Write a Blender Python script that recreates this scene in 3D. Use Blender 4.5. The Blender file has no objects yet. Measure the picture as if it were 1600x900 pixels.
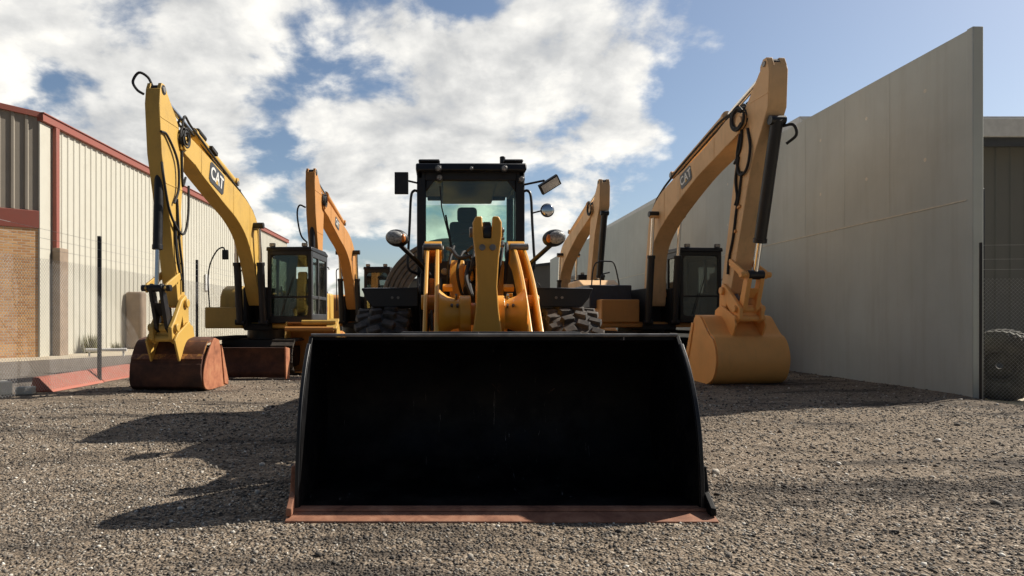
import bpy, math, random
import numpy as np
from mathutils import Vector, Matrix
R = math.radians
random.seed(7); rng = np.random.default_rng(7)
sc = bpy.context.scene
COL = sc.collection

# ------------------------------------------------------------------ camera, sky, sun, exposure
cam_d = bpy.data.cameras.new('camera')
cam = bpy.data.objects.new('camera', cam_d); COL.objects.link(cam)
cam.location = (0, 0, 1.22); cam.rotation_euler = (R(90), 0, 0)
cam_d.sensor_width = 36.0; cam_d.lens = 1040 / 1600 * 36
cam_d.shift_x = 110 / 1600; cam_d.shift_y = 49 / 1600
cam_d.clip_start = 0.05; cam_d.clip_end = 3000
sc.camera = cam

sc.view_settings.view_transform = 'Standard'; sc.view_settings.look = 'None'
sc.view_settings.exposure = 0.30; sc.view_settings.gamma = 1.0
sc.view_settings.use_curve_mapping = False

SUN = Vector((1.066, 0.45, 1.0)).normalized()
SUN_EL = math.asin(SUN.z)
SUN_AZ = math.atan2(SUN.x, SUN.y)          # clockwise from +Y
sl = bpy.data.lights.new('sun', 'SUN'); sl.energy = 5.0; sl.angle = R(0.5); sl.color = (1.0, 0.93, 0.82)
so = bpy.data.objects.new('sun', sl); COL.objects.link(so)
so.rotation_euler = SUN.to_track_quat('Z', 'Y').to_euler(); so.location = (30, 15, 30)

class NT:
    """tiny helper for node trees"""
    def __init__(s, nt): s.nt = nt; s.n = nt.nodes; s.l = nt.links
    def node(s, t, **kw):
        n = s.n.new(t)
        for k, v in kw.items(): setattr(n, k, v)
        return n
    def put(s, sock, v):
        if v is None: return
        if isinstance(v, bpy.types.NodeSocket): s.l.new(v, sock)
        else:
            try: sock.default_value = v
            except Exception: sock.default_value = (v, v, v)
    def math(s, op, a, b=None, c=None, clamp=False):
        n = s.node('ShaderNodeMath', operation=op, use_clamp=clamp)
        s.put(n.inputs[0], a); s.put(n.inputs[1], b)
        if c is not None: s.put(n.inputs[2], c)
        return n.outputs[0]
    def vmath(s, op, a, b=None, out=0):
        n = s.node('ShaderNodeVectorMath', operation=op); s.put(n.inputs[0], a)
        if b is not None: s.put(n.inputs[1], b)
        return n.outputs[out]
    def mix(s, fac, a, b, mode='MIX'):
        n = s.node('ShaderNodeMix', data_type='RGBA', blend_type=mode, clamp_factor=True)
        s.put(n.inputs[0], fac); s.put(n.inputs[6], a); s.put(n.inputs[7], b)
        return n.outputs[2]
    def noise(s, vec, scale, detail=4, rough=0.55, dist=0.0):
        n = s.node('ShaderNodeTexNoise'); s.put(n.inputs['Vector'], vec)
        n.inputs['Scale'].default_value = scale; n.inputs['Detail'].default_value = detail
        n.inputs['Roughness'].default_value = rough; n.inputs['Distortion'].default_value = dist
        return n.outputs[0]
    def ramp(s, fac, stops, interp='LINEAR'):
        n = s.node('ShaderNodeValToRGB'); r = n.color_ramp; r.interpolation = interp
        while len(r.elements) < len(stops): r.elements.new(0.5)
        for e, (p, c) in zip(r.elements, stops):
            e.position = p; e.color = c if len(c) == 4 else (*c, 1)
        s.put(n.inputs[0], fac); return n.outputs[0]
    def mrange(s, v, a, b, c=0.0, d=1.0, smooth=False):
        n = s.node('ShaderNodeMapRange'); n.clamp = True
        if smooth: n.interpolation_type = 'SMOOTHSTEP'
        s.put(n.inputs[0], v)
        for i, q in zip((1, 2, 3, 4), (a, b, c, d)): n.inputs[i].default_value = q
        return n.outputs[0]

world = bpy.data.worlds.new('World'); sc.world = world; world.use_nodes = True
W = NT(world.node_tree); W.n.clear()
sky = W.node('ShaderNodeTexSky', sky_type='NISHITA'); sky.sun_disc = False
sky.sun_elevation = SUN_EL; sky.sun_rotation = SUN_AZ
sky.air_density = 1.0; sky.dust_density = 1.1; sky.ozone_density = 1.6
tc = W.node('ShaderNodeTexCoord'); D = tc.outputs['Generated']
sep = W.node('ShaderNodeSeparateXYZ'); W.put(sep.inputs[0], D)
den = W.math('ADD', W.math('MAXIMUM', sep.outputs[2], 0.0), 0.42)
cmb = W.node('ShaderNodeCombineXYZ')
W.put(cmb.inputs[0], W.math('DIVIDE', sep.outputs[0], den)); W.put(cmb.inputs[1], W.math('DIVIDE', sep.outputs[1], den))
P = cmb.outputs[0]
def pdir(px, py):
    return Vector(((px - 690) / 1040, 1, (499 - py) / 1040)).normalized()
# large cloud masses and clear gaps: direction on the sky dome, angular radius (px of 1/1040 rad), weight
BLOBS = [(150, 90, 330, .20), (60, 230, 240, .20), (330, 130, 160, .10), (300, 330, 170, .10), (660, 110, 190, .20),
         (830, 130, 170, .24), (620, 230, 150, .14), (560, 330, 110, .20), (1010, 215, 70, .20), (1130, 50, 75, .20), (960, 40, 120, .14),
         (890, 375, 55, .40), (950, 290, 40, .22), (1020, 288, 28, .16), (455, 165, 60, -.34), (420, 225, 45, -.30), (500, 70, 55, -.20), (400, 20, 50, -.15),
         (430, 290, 45, -.26), (715, -10, 70, -.40), (1250, 200, 230, -.40), (1450, 60, 200, -.3), (1060, 120, 45, -.20), (960, 325, 60, -.30),
         (585, 420, 70, -.3), (30, 150, 60, -.24), (200, 10, 60, -.20), (850, 270, 50, -.16), (1600, 190, 60, .2), (240, 200, 60, -.10), (760, 240, 60, -.10)]
bias = None
for px, py, r, amp in BLOBS + [(Vector((-1, .15, .35)).normalized(), 0, 430, .6), (Vector((-.8, .6, .9)).normalized(), 0, 300, .3)]:  # two extra unseen clouds on the left, added to light the wall
    d = px if isinstance(px, Vector) else pdir(px, py)
    dt = W.vmath('DOT_PRODUCT', D, tuple(d), out=1)
    k = 2.0 / (r / 1040) ** 2
    e = W.math('MULTIPLY', W.math('POWER', 2.718, W.math('MULTIPLY', W.math('SUBTRACT', dt, 1.0), k)), amp)
    bias = e if bias is None else W.math('ADD', bias, e)
def cl_noise(vec): 
    a = W.noise(vec, 4.6, 10, 0.55, 0.15)
    return a
off = W.vmath('ADD', P, (3.7, 1.3, 0.0))
n0 = cl_noise(off)
off2 = W.vmath('ADD', off, (0.045, 0.04, 0.0))
n1 = cl_noise(off2)
fine = W.noise(off, 13.0, 6, 0.62)
back = W.mrange(sep.outputs[1], 0.45, 0.05, 0.0, 0.45)
dens = W.math('SUBTRACT', W.math('ADD', W.math('ADD', W.math('MULTIPLY_ADD', W.math('SUBTRACT', n0, 0.5), 2.3, 0.5), bias), W.math('MULTIPLY', W.math('SUBTRACT', fine, 0.5), 0.20)), back)
cov = W.mrange(dens, 0.42, 0.76, smooth=True)
shade = W.math('ADD', 0.66, W.math('ADD', W.math('MULTIPLY', W.math('SUBTRACT', n0, n1), 2.4), W.math('MULTIPLY', W.math('SUBTRACT', fine, 0.5), 0.5)))
thick = W.mrange(dens, 0.60, 1.05)
shade = W.math('SUBTRACT', shade, W.math('MULTIPLY', thick, 0.16), clamp=True)
ccol = W.ramp(shade, [(0.10, (.44, .46, .49)), (0.38, (.60, .60, .59)), (0.64, (.78, .77, .74)), (0.9, (1.0, .97, .90))])
SKYK = 0.085
bs = W.node('ShaderNodeBackground'); W.put(bs.inputs[0], sky.outputs[0])
W.put(bs.inputs[1], W.mrange(sep.outputs[1], -0.35, 0.45, SKYK * 0.40, SKYK))  # sky dimmed behind the camera to deepen shade on camera-facing sides
bc = W.node('ShaderNodeBackground'); W.put(bc.inputs[0], ccol); bc.inputs[1].default_value = 0.92
front = W.mrange(sep.outputs[2], -0.02, 0.02)
ms = W.node('ShaderNodeMixShader'); W.put(ms.inputs[0], W.math('MULTIPLY', W.math('MULTIPLY', cov, front), 0.96))
W.l.new(bs.outputs[0], ms.inputs[1]); W.l.new(bc.outputs[0], ms.inputs[2])
wo = W.node('ShaderNodeOutputWorld'); W.l.new(ms.outputs[0], wo.inputs[0])

# ------------------------------------------------------------------ materials
def new_mat(name):
    m = bpy.data.materials.new(name); m.use_nodes = True
    t = NT(m.node_tree); t.n.clear()
    b = t.node('ShaderNodeBsdfPrincipled'); o = t.node('ShaderNodeOutputMaterial')
    t.l.new(b.outputs[0], o.inputs[0]); t.b = b
    t.obj = t.node('ShaderNodeTexCoord').outputs['Object']
    return m, t
def bump(t, h, strength=0.3, dist=0.01):
    n = t.node('ShaderNodeBump'); n.inputs['Strength'].default_value = strength
    n.inputs['Distance'].default_value = dist; t.put(n.inputs['Height'], h)
    t.l.new(n.outputs[0], t.b.inputs['Normal'])
def paint(name, c, rough=0.42, dirt=0.35, dcol=(.13, .09, .055), scale=2.2, coat=0.0, rust=0.0):
    m, t = new_mat(name)
    n = t.noise(t.obj, scale, 7, 0.65)
    f = t.mrange(n, 0.48, 0.78, 0, dirt)
    st = t.node('ShaderNodeMapping'); st.inputs['Scale'].default_value = (14, 14, 1.3); t.put(st.inputs[0], t.obj)
    s2 = t.mrange(t.noise(st.outputs[0], 1.0, 5, 0.6), 0.55, 0.8, 0, dirt * 0.8)
    col = t.mix(f, (*c, 1), (*dcol, 1))
    col = t.mix(s2, col, (*dcol, 1))
    fade = t.mrange(t.noise(t.obj, 0.9, 3, 0.5), 0.3, 0.75, 0.0, 0.22)
    col = t.mix(fade, col, (c[0] * .86 + .05, c[1] * .86 + .045, c[2] * .86 + .035, 1))
    if rust:
        r = t.mrange(t.noise(t.obj, 5.5, 8, 0.7, 0.4), 0.66 - rust * .3, 0.72 - rust * .3)
        rc = t.ramp(t.noise(t.obj, 25, 4), [(0.3, (.09, .035, .018)), (0.7, (.26, .10, .05))])
        col = t.mix(r, col, rc)
    t.put(t.b.inputs['Base Color'], col)
    t.put(t.b.inputs['Roughness'], t.math('ADD', rough, t.math('MULTIPLY', n, 0.22)))
    if coat: t.b.inputs['Coat Weight'].default_value = coat; t.b.inputs['Coat Roughness'].default_value = 0.15
    bump(t, t.noise(t.obj, 9, 4), 0.12, 0.01)
    return m
def plain(name, c, rough=0.6, metal=0.0, var=0.25, scale=6, bmp=0.15):
    m, t = new_mat(name)
    n = t.noise(t.obj, scale, 5, 0.6)
    d = tuple(x * (1 - var) for x in c); l = tuple(min(1, x * (1 + var)) for x in c)
    t.put(t.b.inputs['Base Color'], t.ramp(n, [(0.3, d), (0.7, l)]))
    t.put(t.b.inputs['Roughness'], t.mrange(n, 0.3, 0.7, rough * .85, min(1, rough * 1.15)))
    t.b.inputs['Metallic'].default_value = metal
    if bmp: bump(t, t.noise(t.obj, scale * 6, 4), bmp, 0.005)
    return m
def glass_mat(name, tint, gloss=0.12, trans=1.0):
    m = bpy.data.materials.new(name); m.use_nodes = True
    t = NT(m.node_tree); t.n.clear()
    tr = t.node('ShaderNodeBsdfTransparent'); tr.inputs[0].default_value = (*tint, 1)
    gl = t.node('ShaderNodeBsdfGlossy'); gl.inputs[0].default_value = (.9, .95, .95, 1); gl.inputs['Roughness'].default_value = 0.03
    fr = t.node('ShaderNodeFresnel'); fr.inputs[0].default_value = 1.5
    dirt = t.node('ShaderNodeBsdfDiffuse'); dirt.inputs[0].default_value = (.3, .28, .24, 1)
    ob = t.node('ShaderNodeTexCoord').outputs['Object']
    f = t.math('ADD', t.math('MULTIPLY', fr.outputs[0], 0.9), gloss, clamp=True)
    mx = t.node('ShaderNodeMixShader'); t.put(mx.inputs[0], f); t.l.new(tr.outputs[0], mx.inputs[1]); t.l.new(gl.outputs[0], mx.inputs[2])
    m2 = t.node('ShaderNodeMixShader'); t.put(m2.inputs[0], t.mrange(t.noise(ob, 3, 5, .6), .45, .8, 0.01, 0.09))
    t.l.new(mx.outputs[0], m2.inputs[1]); t.l.new(dirt.outputs[0], m2.inputs[2])
    o = t.node('ShaderNodeOutputMaterial'); t.l.new(m2.outputs[0], o.inputs[0])
    return m
M = {}
M['yellow'] = paint('sun_yellow_paint', (.63, .395, .085), 0.42, 0.30)
M['orange'] = paint('orange_yellow_paint', (.60, .27, .065), 0.45, 0.30)
M['bright'] = paint('bright_orange_paint', (.95, .46, .13), 0.45, 0.22, (.3, .16, .07))
M['loader'] = paint('loader_yellow_paint', (.78, .37, .035), 0.36, 0.16, coat=0.2)
M['dull'] = paint('dusty_yellow_paint', (.78, .49, .24), 0.55, 0.3)
M['worn'] = paint('worn_bucket_paint', (.46, .22, .06), 0.5, 0.5, (.09, .05, .03), rust=0.8)
M['black'] = plain('black_paint', (.012, .012, .014), 0.45, 0, 0.3)
M['blackm'] = plain('matt_black', (.018, .018, .019), 0.75, 0, 0.3)
M['char'] = plain('charcoal_paint', (.045, .047, .05), 0.5)
M['blue'] = plain('dark_blue_grey_paint', (.035, .042, .058), 0.5)
M['chrome'] = plain('chrome_rod', (.75, .75, .76), 0.18, 1.0, 0.05, bmp=0)
M['steel'] = plain('bare_steel', (.22, .21, .20), 0.5, 0.6, 0.4)
M['galv'] = plain('galvanised_wire', (.42, .42, .42), 0.5, 0.5, 0.2, bmp=0)
M['trackm'] = plain('dusty_track_steel', (.075, .062, .05), 0.75, 0.2, 0.5, 9, 0.4)
M['seat'] = plain('seat_fabric', (.02, .02, .023), 0.9)
M['white'] = plain('white_paint', (.75, .74, .70), 0.5, 0, 0.08)
M['brown'] = plain('cab_interior', (.10, .075, .055), 0.8)
M['amber'] = plain('amber_lens', (.65, .2, .03), 0.25, 0, .1, bmp=0)
M['glass'] = glass_mat('green_cab_glass', (.90, .985, .93), 0.02)
M['dglass'] = glass_mat('grey_cab_glass', (.50, .55, .55), 0.10)
M['mirror'] = plain('mirror_glass', (.8, .82, .85), 0.08, 1.0, 0.03, bmp=0)
M['lens'] = plain('lamp_lens', (.32, .32, .31), 0.3, 0.0, 0.7, 40, 0.6)

def rust_mat(name, c1, c2, c3, sc=4):
    m, t = new_mat(name)
    n = t.noise(t.obj, sc, 8, 0.68, 0.3)
    t.put(t.b.inputs['Base Color'], t.ramp(n, [(0.28, c1), (0.5, c2), (0.72, c3)]))
    t.b.inputs['Roughness'].default_value = 0.78
    bump(t, t.noise(t.obj, 40, 5, .7), 0.3, 0.004); return m
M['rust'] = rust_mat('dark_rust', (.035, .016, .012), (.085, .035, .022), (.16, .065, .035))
M['rust_lit'] = rust_mat('sunlit_rust', (.20, .07, .035), (.42, .16, .08), (.50, .24, .12))  # lighter copy of the rust, sunlight painted into the sun-side plates
M['copper'] = rust_mat('red_brown_edge', (.14, .055, .032), (.32, .14, .08), (.46, .24, .15), 7)

# glossy black bucket shell with scratches, mud low down
m, t = new_mat('black_bucket_paint')
mp = t.node('ShaderNodeMapping'); mp.inputs['Scale'].default_value = (22, 3, 1.6); mp.inputs['Rotation'].default_value = (0, R(8), 0); t.put(mp.inputs[0], t.obj)
sc1 = t.mrange(t.noise(mp.outputs[0], 1.0, 6, .75, 1.2), 0.635, .67)
msk = t.mrange(t.noise(t.obj, 1.7, 3), .48, .62)
dst = t.mrange(t.noise(t.obj, 3.2, 7, .7), .46, .75)
sz = t.node('ShaderNodeSeparateXYZ'); t.put(sz.inputs[0], t.obj)
low = t.mrange(sz.outputs[2], 0.02, 0.55, 1, 0.12)
col = t.mix(t.math('MULTIPLY', dst, low), (.0026, .0026, .0036, 1), (.030, .025, .021, 1))
col = t.mix(t.math('MULTIPLY', sc1, msk), col, (.42, .36, .33, 1))
rs = t.mrange(t.noise(t.obj, 6.5, 9, .75, .5), .66, .70)
col = t.mix(t.math('MULTIPLY', rs, .8), col, (.09, .045, .03, 1))
t.put(t.b.inputs['Base Color'], col)
t.put(t.b.inputs['Roughness'], t.mrange(t.noise(t.obj, 4, 6, .7), .35, .65, .38, .75)); t.b.inputs['Specular IOR Level'].default_value = 0.2
bump(t, t.noise(t.obj, 3.5, 5, .6), 0.35, 0.02)
M['bucket'] = m
m, t = new_mat('tyre_rubber')
n = t.noise(t.obj, 7, 6, .65)
t.put(t.b.inputs['Base Color'], t.ramp(n, [(0.35, (.022, .02, .019)), (0.55, (.075, .064, .055)), (0.75, (.22, .19, .16))]))
t.b.inputs['Roughness'].default_value = 0.85; bump(t, t.noise(t.obj, 40, 4), .25, .004); M['tyre'] = m
m, t = new_mat('dusty_tyre_rubber')
n = t.noise(t.obj, 7, 6, .65)
t.put(t.b.inputs['Base Color'], t.ramp(n, [(0.35, (.06, .058, .05)), (0.6, (.11, .105, .09)), (0.8, (.22, .205, .17))]))
t.b.inputs['Roughness'].default_value = 0.85; bump(t, t.noise(t.obj, 40, 4), .25, .004); M['tyred'] = m
M['pipe'] = plain('corrugated_pipe', (.15, .135, .115), 0.6, 0, 0.3)

# ground: compacted gravel
def rut_shade(t):  # rut shading painted into the ground colour as stretched dark noise
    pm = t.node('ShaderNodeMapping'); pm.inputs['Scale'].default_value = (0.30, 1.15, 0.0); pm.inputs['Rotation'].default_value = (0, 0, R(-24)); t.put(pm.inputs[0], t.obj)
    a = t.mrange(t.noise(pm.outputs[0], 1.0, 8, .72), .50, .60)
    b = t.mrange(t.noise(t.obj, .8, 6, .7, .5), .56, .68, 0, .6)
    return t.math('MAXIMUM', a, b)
def gravel_mat():
    m, t = new_mat('gravel')
    P = t.obj
    big = t.noise(P, 0.35, 6, .62, .3)
    shade_streak = rut_shade(t)
    v = t.node('ShaderNodeTexVoronoi'); v.inputs['Scale'].default_value = 55; t.put(v.inputs['Vector'], P)
    v2 = t.node('ShaderNodeTexVoronoi'); v2.inputs['Scale'].default_value = 22; t.put(v2.inputs['Vector'], P)
    sx = t.node('ShaderNodeSeparateColor'); t.put(sx.inputs[0], v.outputs['Color'])
    sx2 = t.node('ShaderNodeSeparateColor'); t.put(sx2.inputs[0], v2.outputs['Color'])
    c1 = t.ramp(sx.outputs[0], [(0.0, (.05, .042, .036)), (0.35, (.12, .10, .08)), (0.7, (.24, .20, .16)), (0.93, (.36, .32, .27)), (1.0, (.60, .57, .52))])
    c2 = t.ramp(sx2.outputs[1], [(0.0, (.07, .06, .05)), (0.6, (.19, .16, .13)), (0.95, (.30, .26, .22)), (1, (.5, .47, .42))])
    c = t.mix(0.35, c1, c2)
    c = t.mix(t.mrange(big, .35, .65, 0, .35), c, (.27, .22, .165, 1))
    c = t.mix(1.0, c, (1.24, 1.17, 1.08, 1), 'MULTIPLY')
    c = t.mix(t.math('MULTIPLY', shade_streak, .8), c, (.05, .043, .038, 1))
    t.put(t.b.inputs['Base Color'], c); t.b.inputs['Roughness'].default_value = 0.9; t.b.inputs['Specular IOR Level'].default_value = 0.2
    h = t.math('ADD', t.math('MULTIPLY', v.outputs['Distance'], -1.0), t.math('MULTIPLY', v2.outputs['Distance'], -1.3))
    h = t.math('ADD', h, t.math('MULTIPLY', t.noise(P, 9, 5, .6), 1.3))
    bump(t, h, 0.9, 0.022)
    return m
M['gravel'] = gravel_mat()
m, t = new_mat('gravel_stones')
at = t.node('ShaderNodeAttribute'); at.attribute_name = 'rnd'
t.put(t.b.inputs['Base Color'], t.ramp(at.outputs['Fac'], [(0.0, (.045, .038, .033)), (0.35, (.145, .125, .105)), (0.7, (.30, .265, .22)), (0.93, (.46, .42, .36)), (0.98, (.80, .76, .68))]))
sc_ = t.b.inputs['Base Color'].links[0].from_socket
t.put(t.b.inputs['Base Color'], t.mix(t.math('MULTIPLY', rut_shade(t), .68), sc_, (.05, .043, .038, 1)))  # same painted rut shading carried over the loose stones
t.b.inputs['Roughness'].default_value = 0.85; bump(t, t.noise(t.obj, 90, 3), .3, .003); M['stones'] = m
M['asphalt'] = plain('asphalt', (.16, .135, .11), 0.9, 0, 0.25, 3, 0.3)
M['apron'] = plain('concrete_apron', (.50, .43, .32), 0.9, 0, 0.15, 2, 0.3)
M['kerbred'] = paint('faded_red_kerb', (.42, .15, .11), 0.85, 0.7, (.34, .26, .2), 5)
M['chunk'] = plain('pale_concrete', (.62, .60, .52), 0.9, 0, 0.15, 8, 0.4)

# precast concrete of the boundary wall
m, t = new_mat('precast_concrete')
n = t.noise(t.obj, 0.6, 7, .6, .3)
mp = t.node('ShaderNodeMapping'); mp.inputs['Scale'].default_value = (1, 5, .35); t.put(mp.inputs[0], t.obj)
n2 = t.noise(mp.outputs[0], 1.0, 6, .65)
c = t.ramp(n, [(0.3, (.42, .455, .435)), (0.7, (.50, .54, .515))])
c = t.mix(t.mrange(n2, .48, .8, 0, .5), c, (.36, .36, .32, 1))
t.put(t.b.inputs['Base Color'], c); t.b.inputs['Roughness'].default_value = 0.88
bump(t, t.noise(t.obj, 18, 6, .6), .15, .006); M['concrete'] = m
M['cream'] = paint('cream_cladding', (.56, .54, .46), 0.5, 0.25, (.36, .32, .25), 1.2)
M['bronze'] = paint('brown_grey_cladding', (.30, .265, .215), 0.5, 0.25, (.12, .10, .08), 1.2)
M['red'] = paint('red_flashing', (.30, .085, .06), 0.5, 0.4, (.2, .1, .08), 2)
M['pier'] = plain('pier_concrete', (.30, .23, .17), 0.9, 0, .2, 3, .3)
M['shed'] = paint('dark_grey_cladding', (.13, .13, .12), 0.6, 0.2, (.2, .19, .17), 1.5)
M['fascia'] = plain('pale_fascia', (.55, .55, .54), 0.6, 0, .1)
M['grass'] = plain('dry_grass', (.16, .15, .05), 0.8, 0, .4, 20, 0)
m, t = new_mat('tan_brick')
s = t.node('ShaderNodeSeparateXYZ'); t.put(s.inputs[0], t.obj)
cx = t.node('ShaderNodeCombineXYZ'); t.put(cx.inputs[0], s.outputs[0]); t.put(cx.inputs[1], s.outputs[2])
br = t.node('ShaderNodeTexBrick'); t.put(br.inputs['Vector'], cx.outputs[0]); br.inputs['Scale'].default_value = 1.0
br.inputs['Brick Width'].default_value = .24; br.inputs['Row Height'].default_value = .086; br.inputs['Mortar Size'].default_value = .010
br.inputs['Color1'].default_value = (.82, .48, .22, 1); br.inputs['Color2'].default_value = (.60, .30, .13, 1); br.inputs['Mortar'].default_value = (.66, .56, .42, 1)
t.put(t.b.inputs['Base Color'], br.outputs[0]); t.b.inputs['Roughness'].default_value = .9
bump(t, t.math('SUBTRACT', 1.0, br.outputs['Fac']), .5, .01); M['brick'] = m

# ------------------------------------------------------------------ mesh helpers
class MB:
    def __init__(s): s.v = []; s.f = []
    def add(s, vs, fs):
        o = len(s.v); s.v += [tuple(p) for p in vs]; s.f += [tuple(i + o for i in f) for f in fs]; return s
    def box(s, c, d, rot=None):
        hx, hy, hz = d[0] / 2, d[1] / 2, d[2] / 2
        vs = [Vector((x, y, z)) for x in (-hx, hx) for y in (-hy, hy) for z in (-hz, hz)]
        if rot is not None:
            mt = rot if isinstance(rot, Matrix) else Matrix.Rotation(rot[2], 3, 'Z') @ Matrix.Rotation(rot[1], 3, 'Y') @ Matrix.Rotation(rot[0], 3, 'X')
            vs = [mt @ p for p in vs]
        c = Vector(c)
        return s.add([p + c for p in vs], [(0, 1, 3, 2), (4, 6, 7, 5), (0, 4, 5, 1), (2, 3, 7, 6), (0, 2, 6, 4), (1, 5, 7, 3)])
    def bb(s, x0, x1, y0, y1, z0, z1): return s.box(((x0 + x1) / 2, (y0 + y1) / 2, (z0 + z1) / 2), (x1 - x0, y1 - y0, z1 - z0))
    def prism(s, poly, x0, x1):            # poly in (y, z), extruded along x
        area = sum(poly[i][0] * poly[(i + 1) % len(poly)][1] - poly[(i + 1) % len(poly)][0] * poly[i][1] for i in range(len(poly)))
        if area < 0: poly = poly[::-1]
        n = len(poly)
        vs = [(x0, y, z) for y, z in poly] + [(x1, y, z) for y, z in poly]
        fs = [tuple(range(n))[::-1], tuple(range(n, 2 * n))] + [(i, (i + 1) % n, n + (i + 1) % n, n + i) for i in range(n)]
        return s.add(vs, fs)
    def prism_y(s, poly, y0, y1):          # poly in (x, z), extruded along y
        area = sum(poly[i][0] * poly[(i + 1) % len(poly)][1] - poly[(i + 1) % len(poly)][0] * poly[i][1] for i in range(len(poly)))
        if area > 0: poly = poly[::-1]
        n = len(poly)
        vs = [(x, y0, z) for x, z in poly] + [(x, y1, z) for x, z in poly]
        fs = [tuple(range(n))[::-1], tuple(range(n, 2 * n))] + [(i, (i + 1) % n, n + (i + 1) % n, n + i) for i in range(n)]
        return s.add(vs, fs)
    def prism_z(s, poly, z0, z1):          # poly in (x, y)
        area = sum(poly[i][0] * poly[(i + 1) % len(poly)][1] - poly[(i + 1) % len(poly)][0] * poly[i][1] for i in range(len(poly)))
        if area < 0: poly = poly[::-1]
        n = len(poly)
        vs = [(x, y, z0) for x, y in poly] + [(x, y, z1) for x, y in poly]
        fs = [tuple(range(n))[::-1], tuple(range(n, 2 * n))] + [(i, (i + 1) % n, n + (i + 1) % n, n + i) for i in range(n)]
        return s.add(vs, fs)
    def tube(s, path, r, n=8, closed=False):
        P = [Vector(p) for p in path]; m = len(P)
        rs = r if isinstance(r, (list, tuple)) else [r] * m
        T = []
        for i in range(m):
            a = P[(i - 1) % m] if (i or closed) else P[i]; b = P[(i + 1) % m] if (i < m - 1 or closed) else P[i]
            T.append((b - a).normalized())
        u = T[0].orthogonal().normalized(); rings = []
        o = len(s.v)
        for i in range(m):
            u = (u - T[i] * u.dot(T[i]))
            u = u.normalized() if u.length > 1e-6 else T[i].orthogonal().normalized()
            w = T[i].cross(u)
            for k in range(n):
                a = 2 * math.pi * k / n; s.v.append(tuple(P[i] + (u * math.cos(a) + w * math.sin(a)) * rs[i]))
        for i in range(m if closed else m - 1):
            j = (i + 1) % m
            for k in range(n):
                k2 = (k + 1) % n; s.f.append((o + i * n + k, o + i * n + k2, o + j * n + k2, o + j * n + k))
        if not closed:
            s.f.append(tuple(o + k for k in range(n))[::-1]); s.f.append(tuple(o + (m - 1) * n + k for k in range(n)))
        return s
    def cyl(s, a, b, r, n=16, r2=None): return s.tube([a, b], [r, r if r2 is None else r2], n)
    def ell(s, c, r, n=16, m=10, rot=None):
        c = Vector(c); vs = []; fs = []
        for i in range(m + 1):
            th = math.pi * i / m
            for k in range(n):
                ph = 2 * math.pi * k / n
                p = Vector((r[0] * math.sin(th) * math.cos(ph), r[1] * math.sin(th) * math.sin(ph), r[2] * math.cos(th)))
                if rot is not None: p = rot @ p
                vs.append(c + p)
        for i in range(m):
            for k in range(n):
                k2 = (k + 1) % n; fs.append((i * n + k, (i + 1) * n + k, (i + 1) * n + k2, i * n + k2))
        return s.add(vs, fs)
    def lathe(s, prof, c=(0, 0, 0), rot=None, n=40, closed=True):   # prof (r, x): axis along x
        c = Vector(c); m = len(prof); o = len(s.v)
        for k in range(n):
            a = 2 * math.pi * k / n
            for r, x in prof:
                p = Vector((x, r * math.cos(a), r * math.sin(a)))
                if rot is not None: p = rot @ p
                s.v.append(tuple(p + c))
        for k in range(n):
            k2 = (k + 1) % n
            for i in range(m if closed else m - 1):
                j = (i + 1) % m; s.f.append((o + k * m + i, o + k * m + j, o + k2 * m + j, o + k2 * m + i))
        return s
    def build(s, name, mat, parent=None, org=(0, 0, 0), bev=0.0, ang=38, label=None, seg=2):
        me = bpy.data.meshes.new(name)
        ox, oy, oz = org
        me.from_pydata([(x - ox, y - oy, z - oz) for x, y, z in s.v], [], s.f); me.validate(); me.update()
        import bmesh
        bm = bmesh.new(); bm.from_mesh(me); bmesh.ops.remove_doubles(bm, verts=bm.verts, dist=1e-5); bmesh.ops.recalc_face_normals(bm, faces=bm.faces); bm.to_mesh(me); bm.free()
        me.materials.append(M[mat] if isinstance(mat, str) else mat)
        me.shade_smooth(); me.set_sharp_from_angle(angle=R(ang))
        ob = bpy.data.objects.new(name, me); COL.objects.link(ob)
        if parent is not None: ob.parent = parent
        elif org != (0, 0, 0): ob.location = org
        if bev:
            b = ob.modifiers.new('bevel', 'BEVEL'); b.width = bev; b.segments = seg; b.limit_method = 'ANGLE'; b.angle_limit = R(35); b.harden_normals = False
        if label: ob['label'] = label
        return ob
def thing(name, label, cat, loc=(0, 0, 0), rz=0.0, group=None):
    o = bpy.data.objects.new(name, None); COL.objects.link(o); o.location = loc; o.rotation_euler = (0, 0, rz)
    o.empty_display_size = .3; tag(o, label, cat, group); return o
def tag(o, label, cat, group=None):
    o['label'] = label; o['category'] = cat
    if group: o['group'] = group
    return o
def struct(o): o['kind'] = 'structure'; return o
def smooth(pts, k=6):
    """Catmull-Rom through the points"""
    P = [Vector(p) for p in pts]; P = [P[0] * 2 - P[1]] + P + [P[-1] * 2 - P[-2]]; out = []
    for i in range(1, len(P) - 2):
        for j in range(k):
            t = j / k; a, b, c, d = P[i - 1:i + 3]
            out.append(0.5 * ((2 * b) + (c - a) * t + (2 * a - 5 * b + 4 * c - d) * t * t + (3 * b - a - 3 * c + d) * t ** 3))
    out.append(P[-2]); return out
def sm2(pts, k=4):
    return [(p.x, p.y) for p in smooth([(a, b, 0) for a, b in pts], k)]
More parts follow.
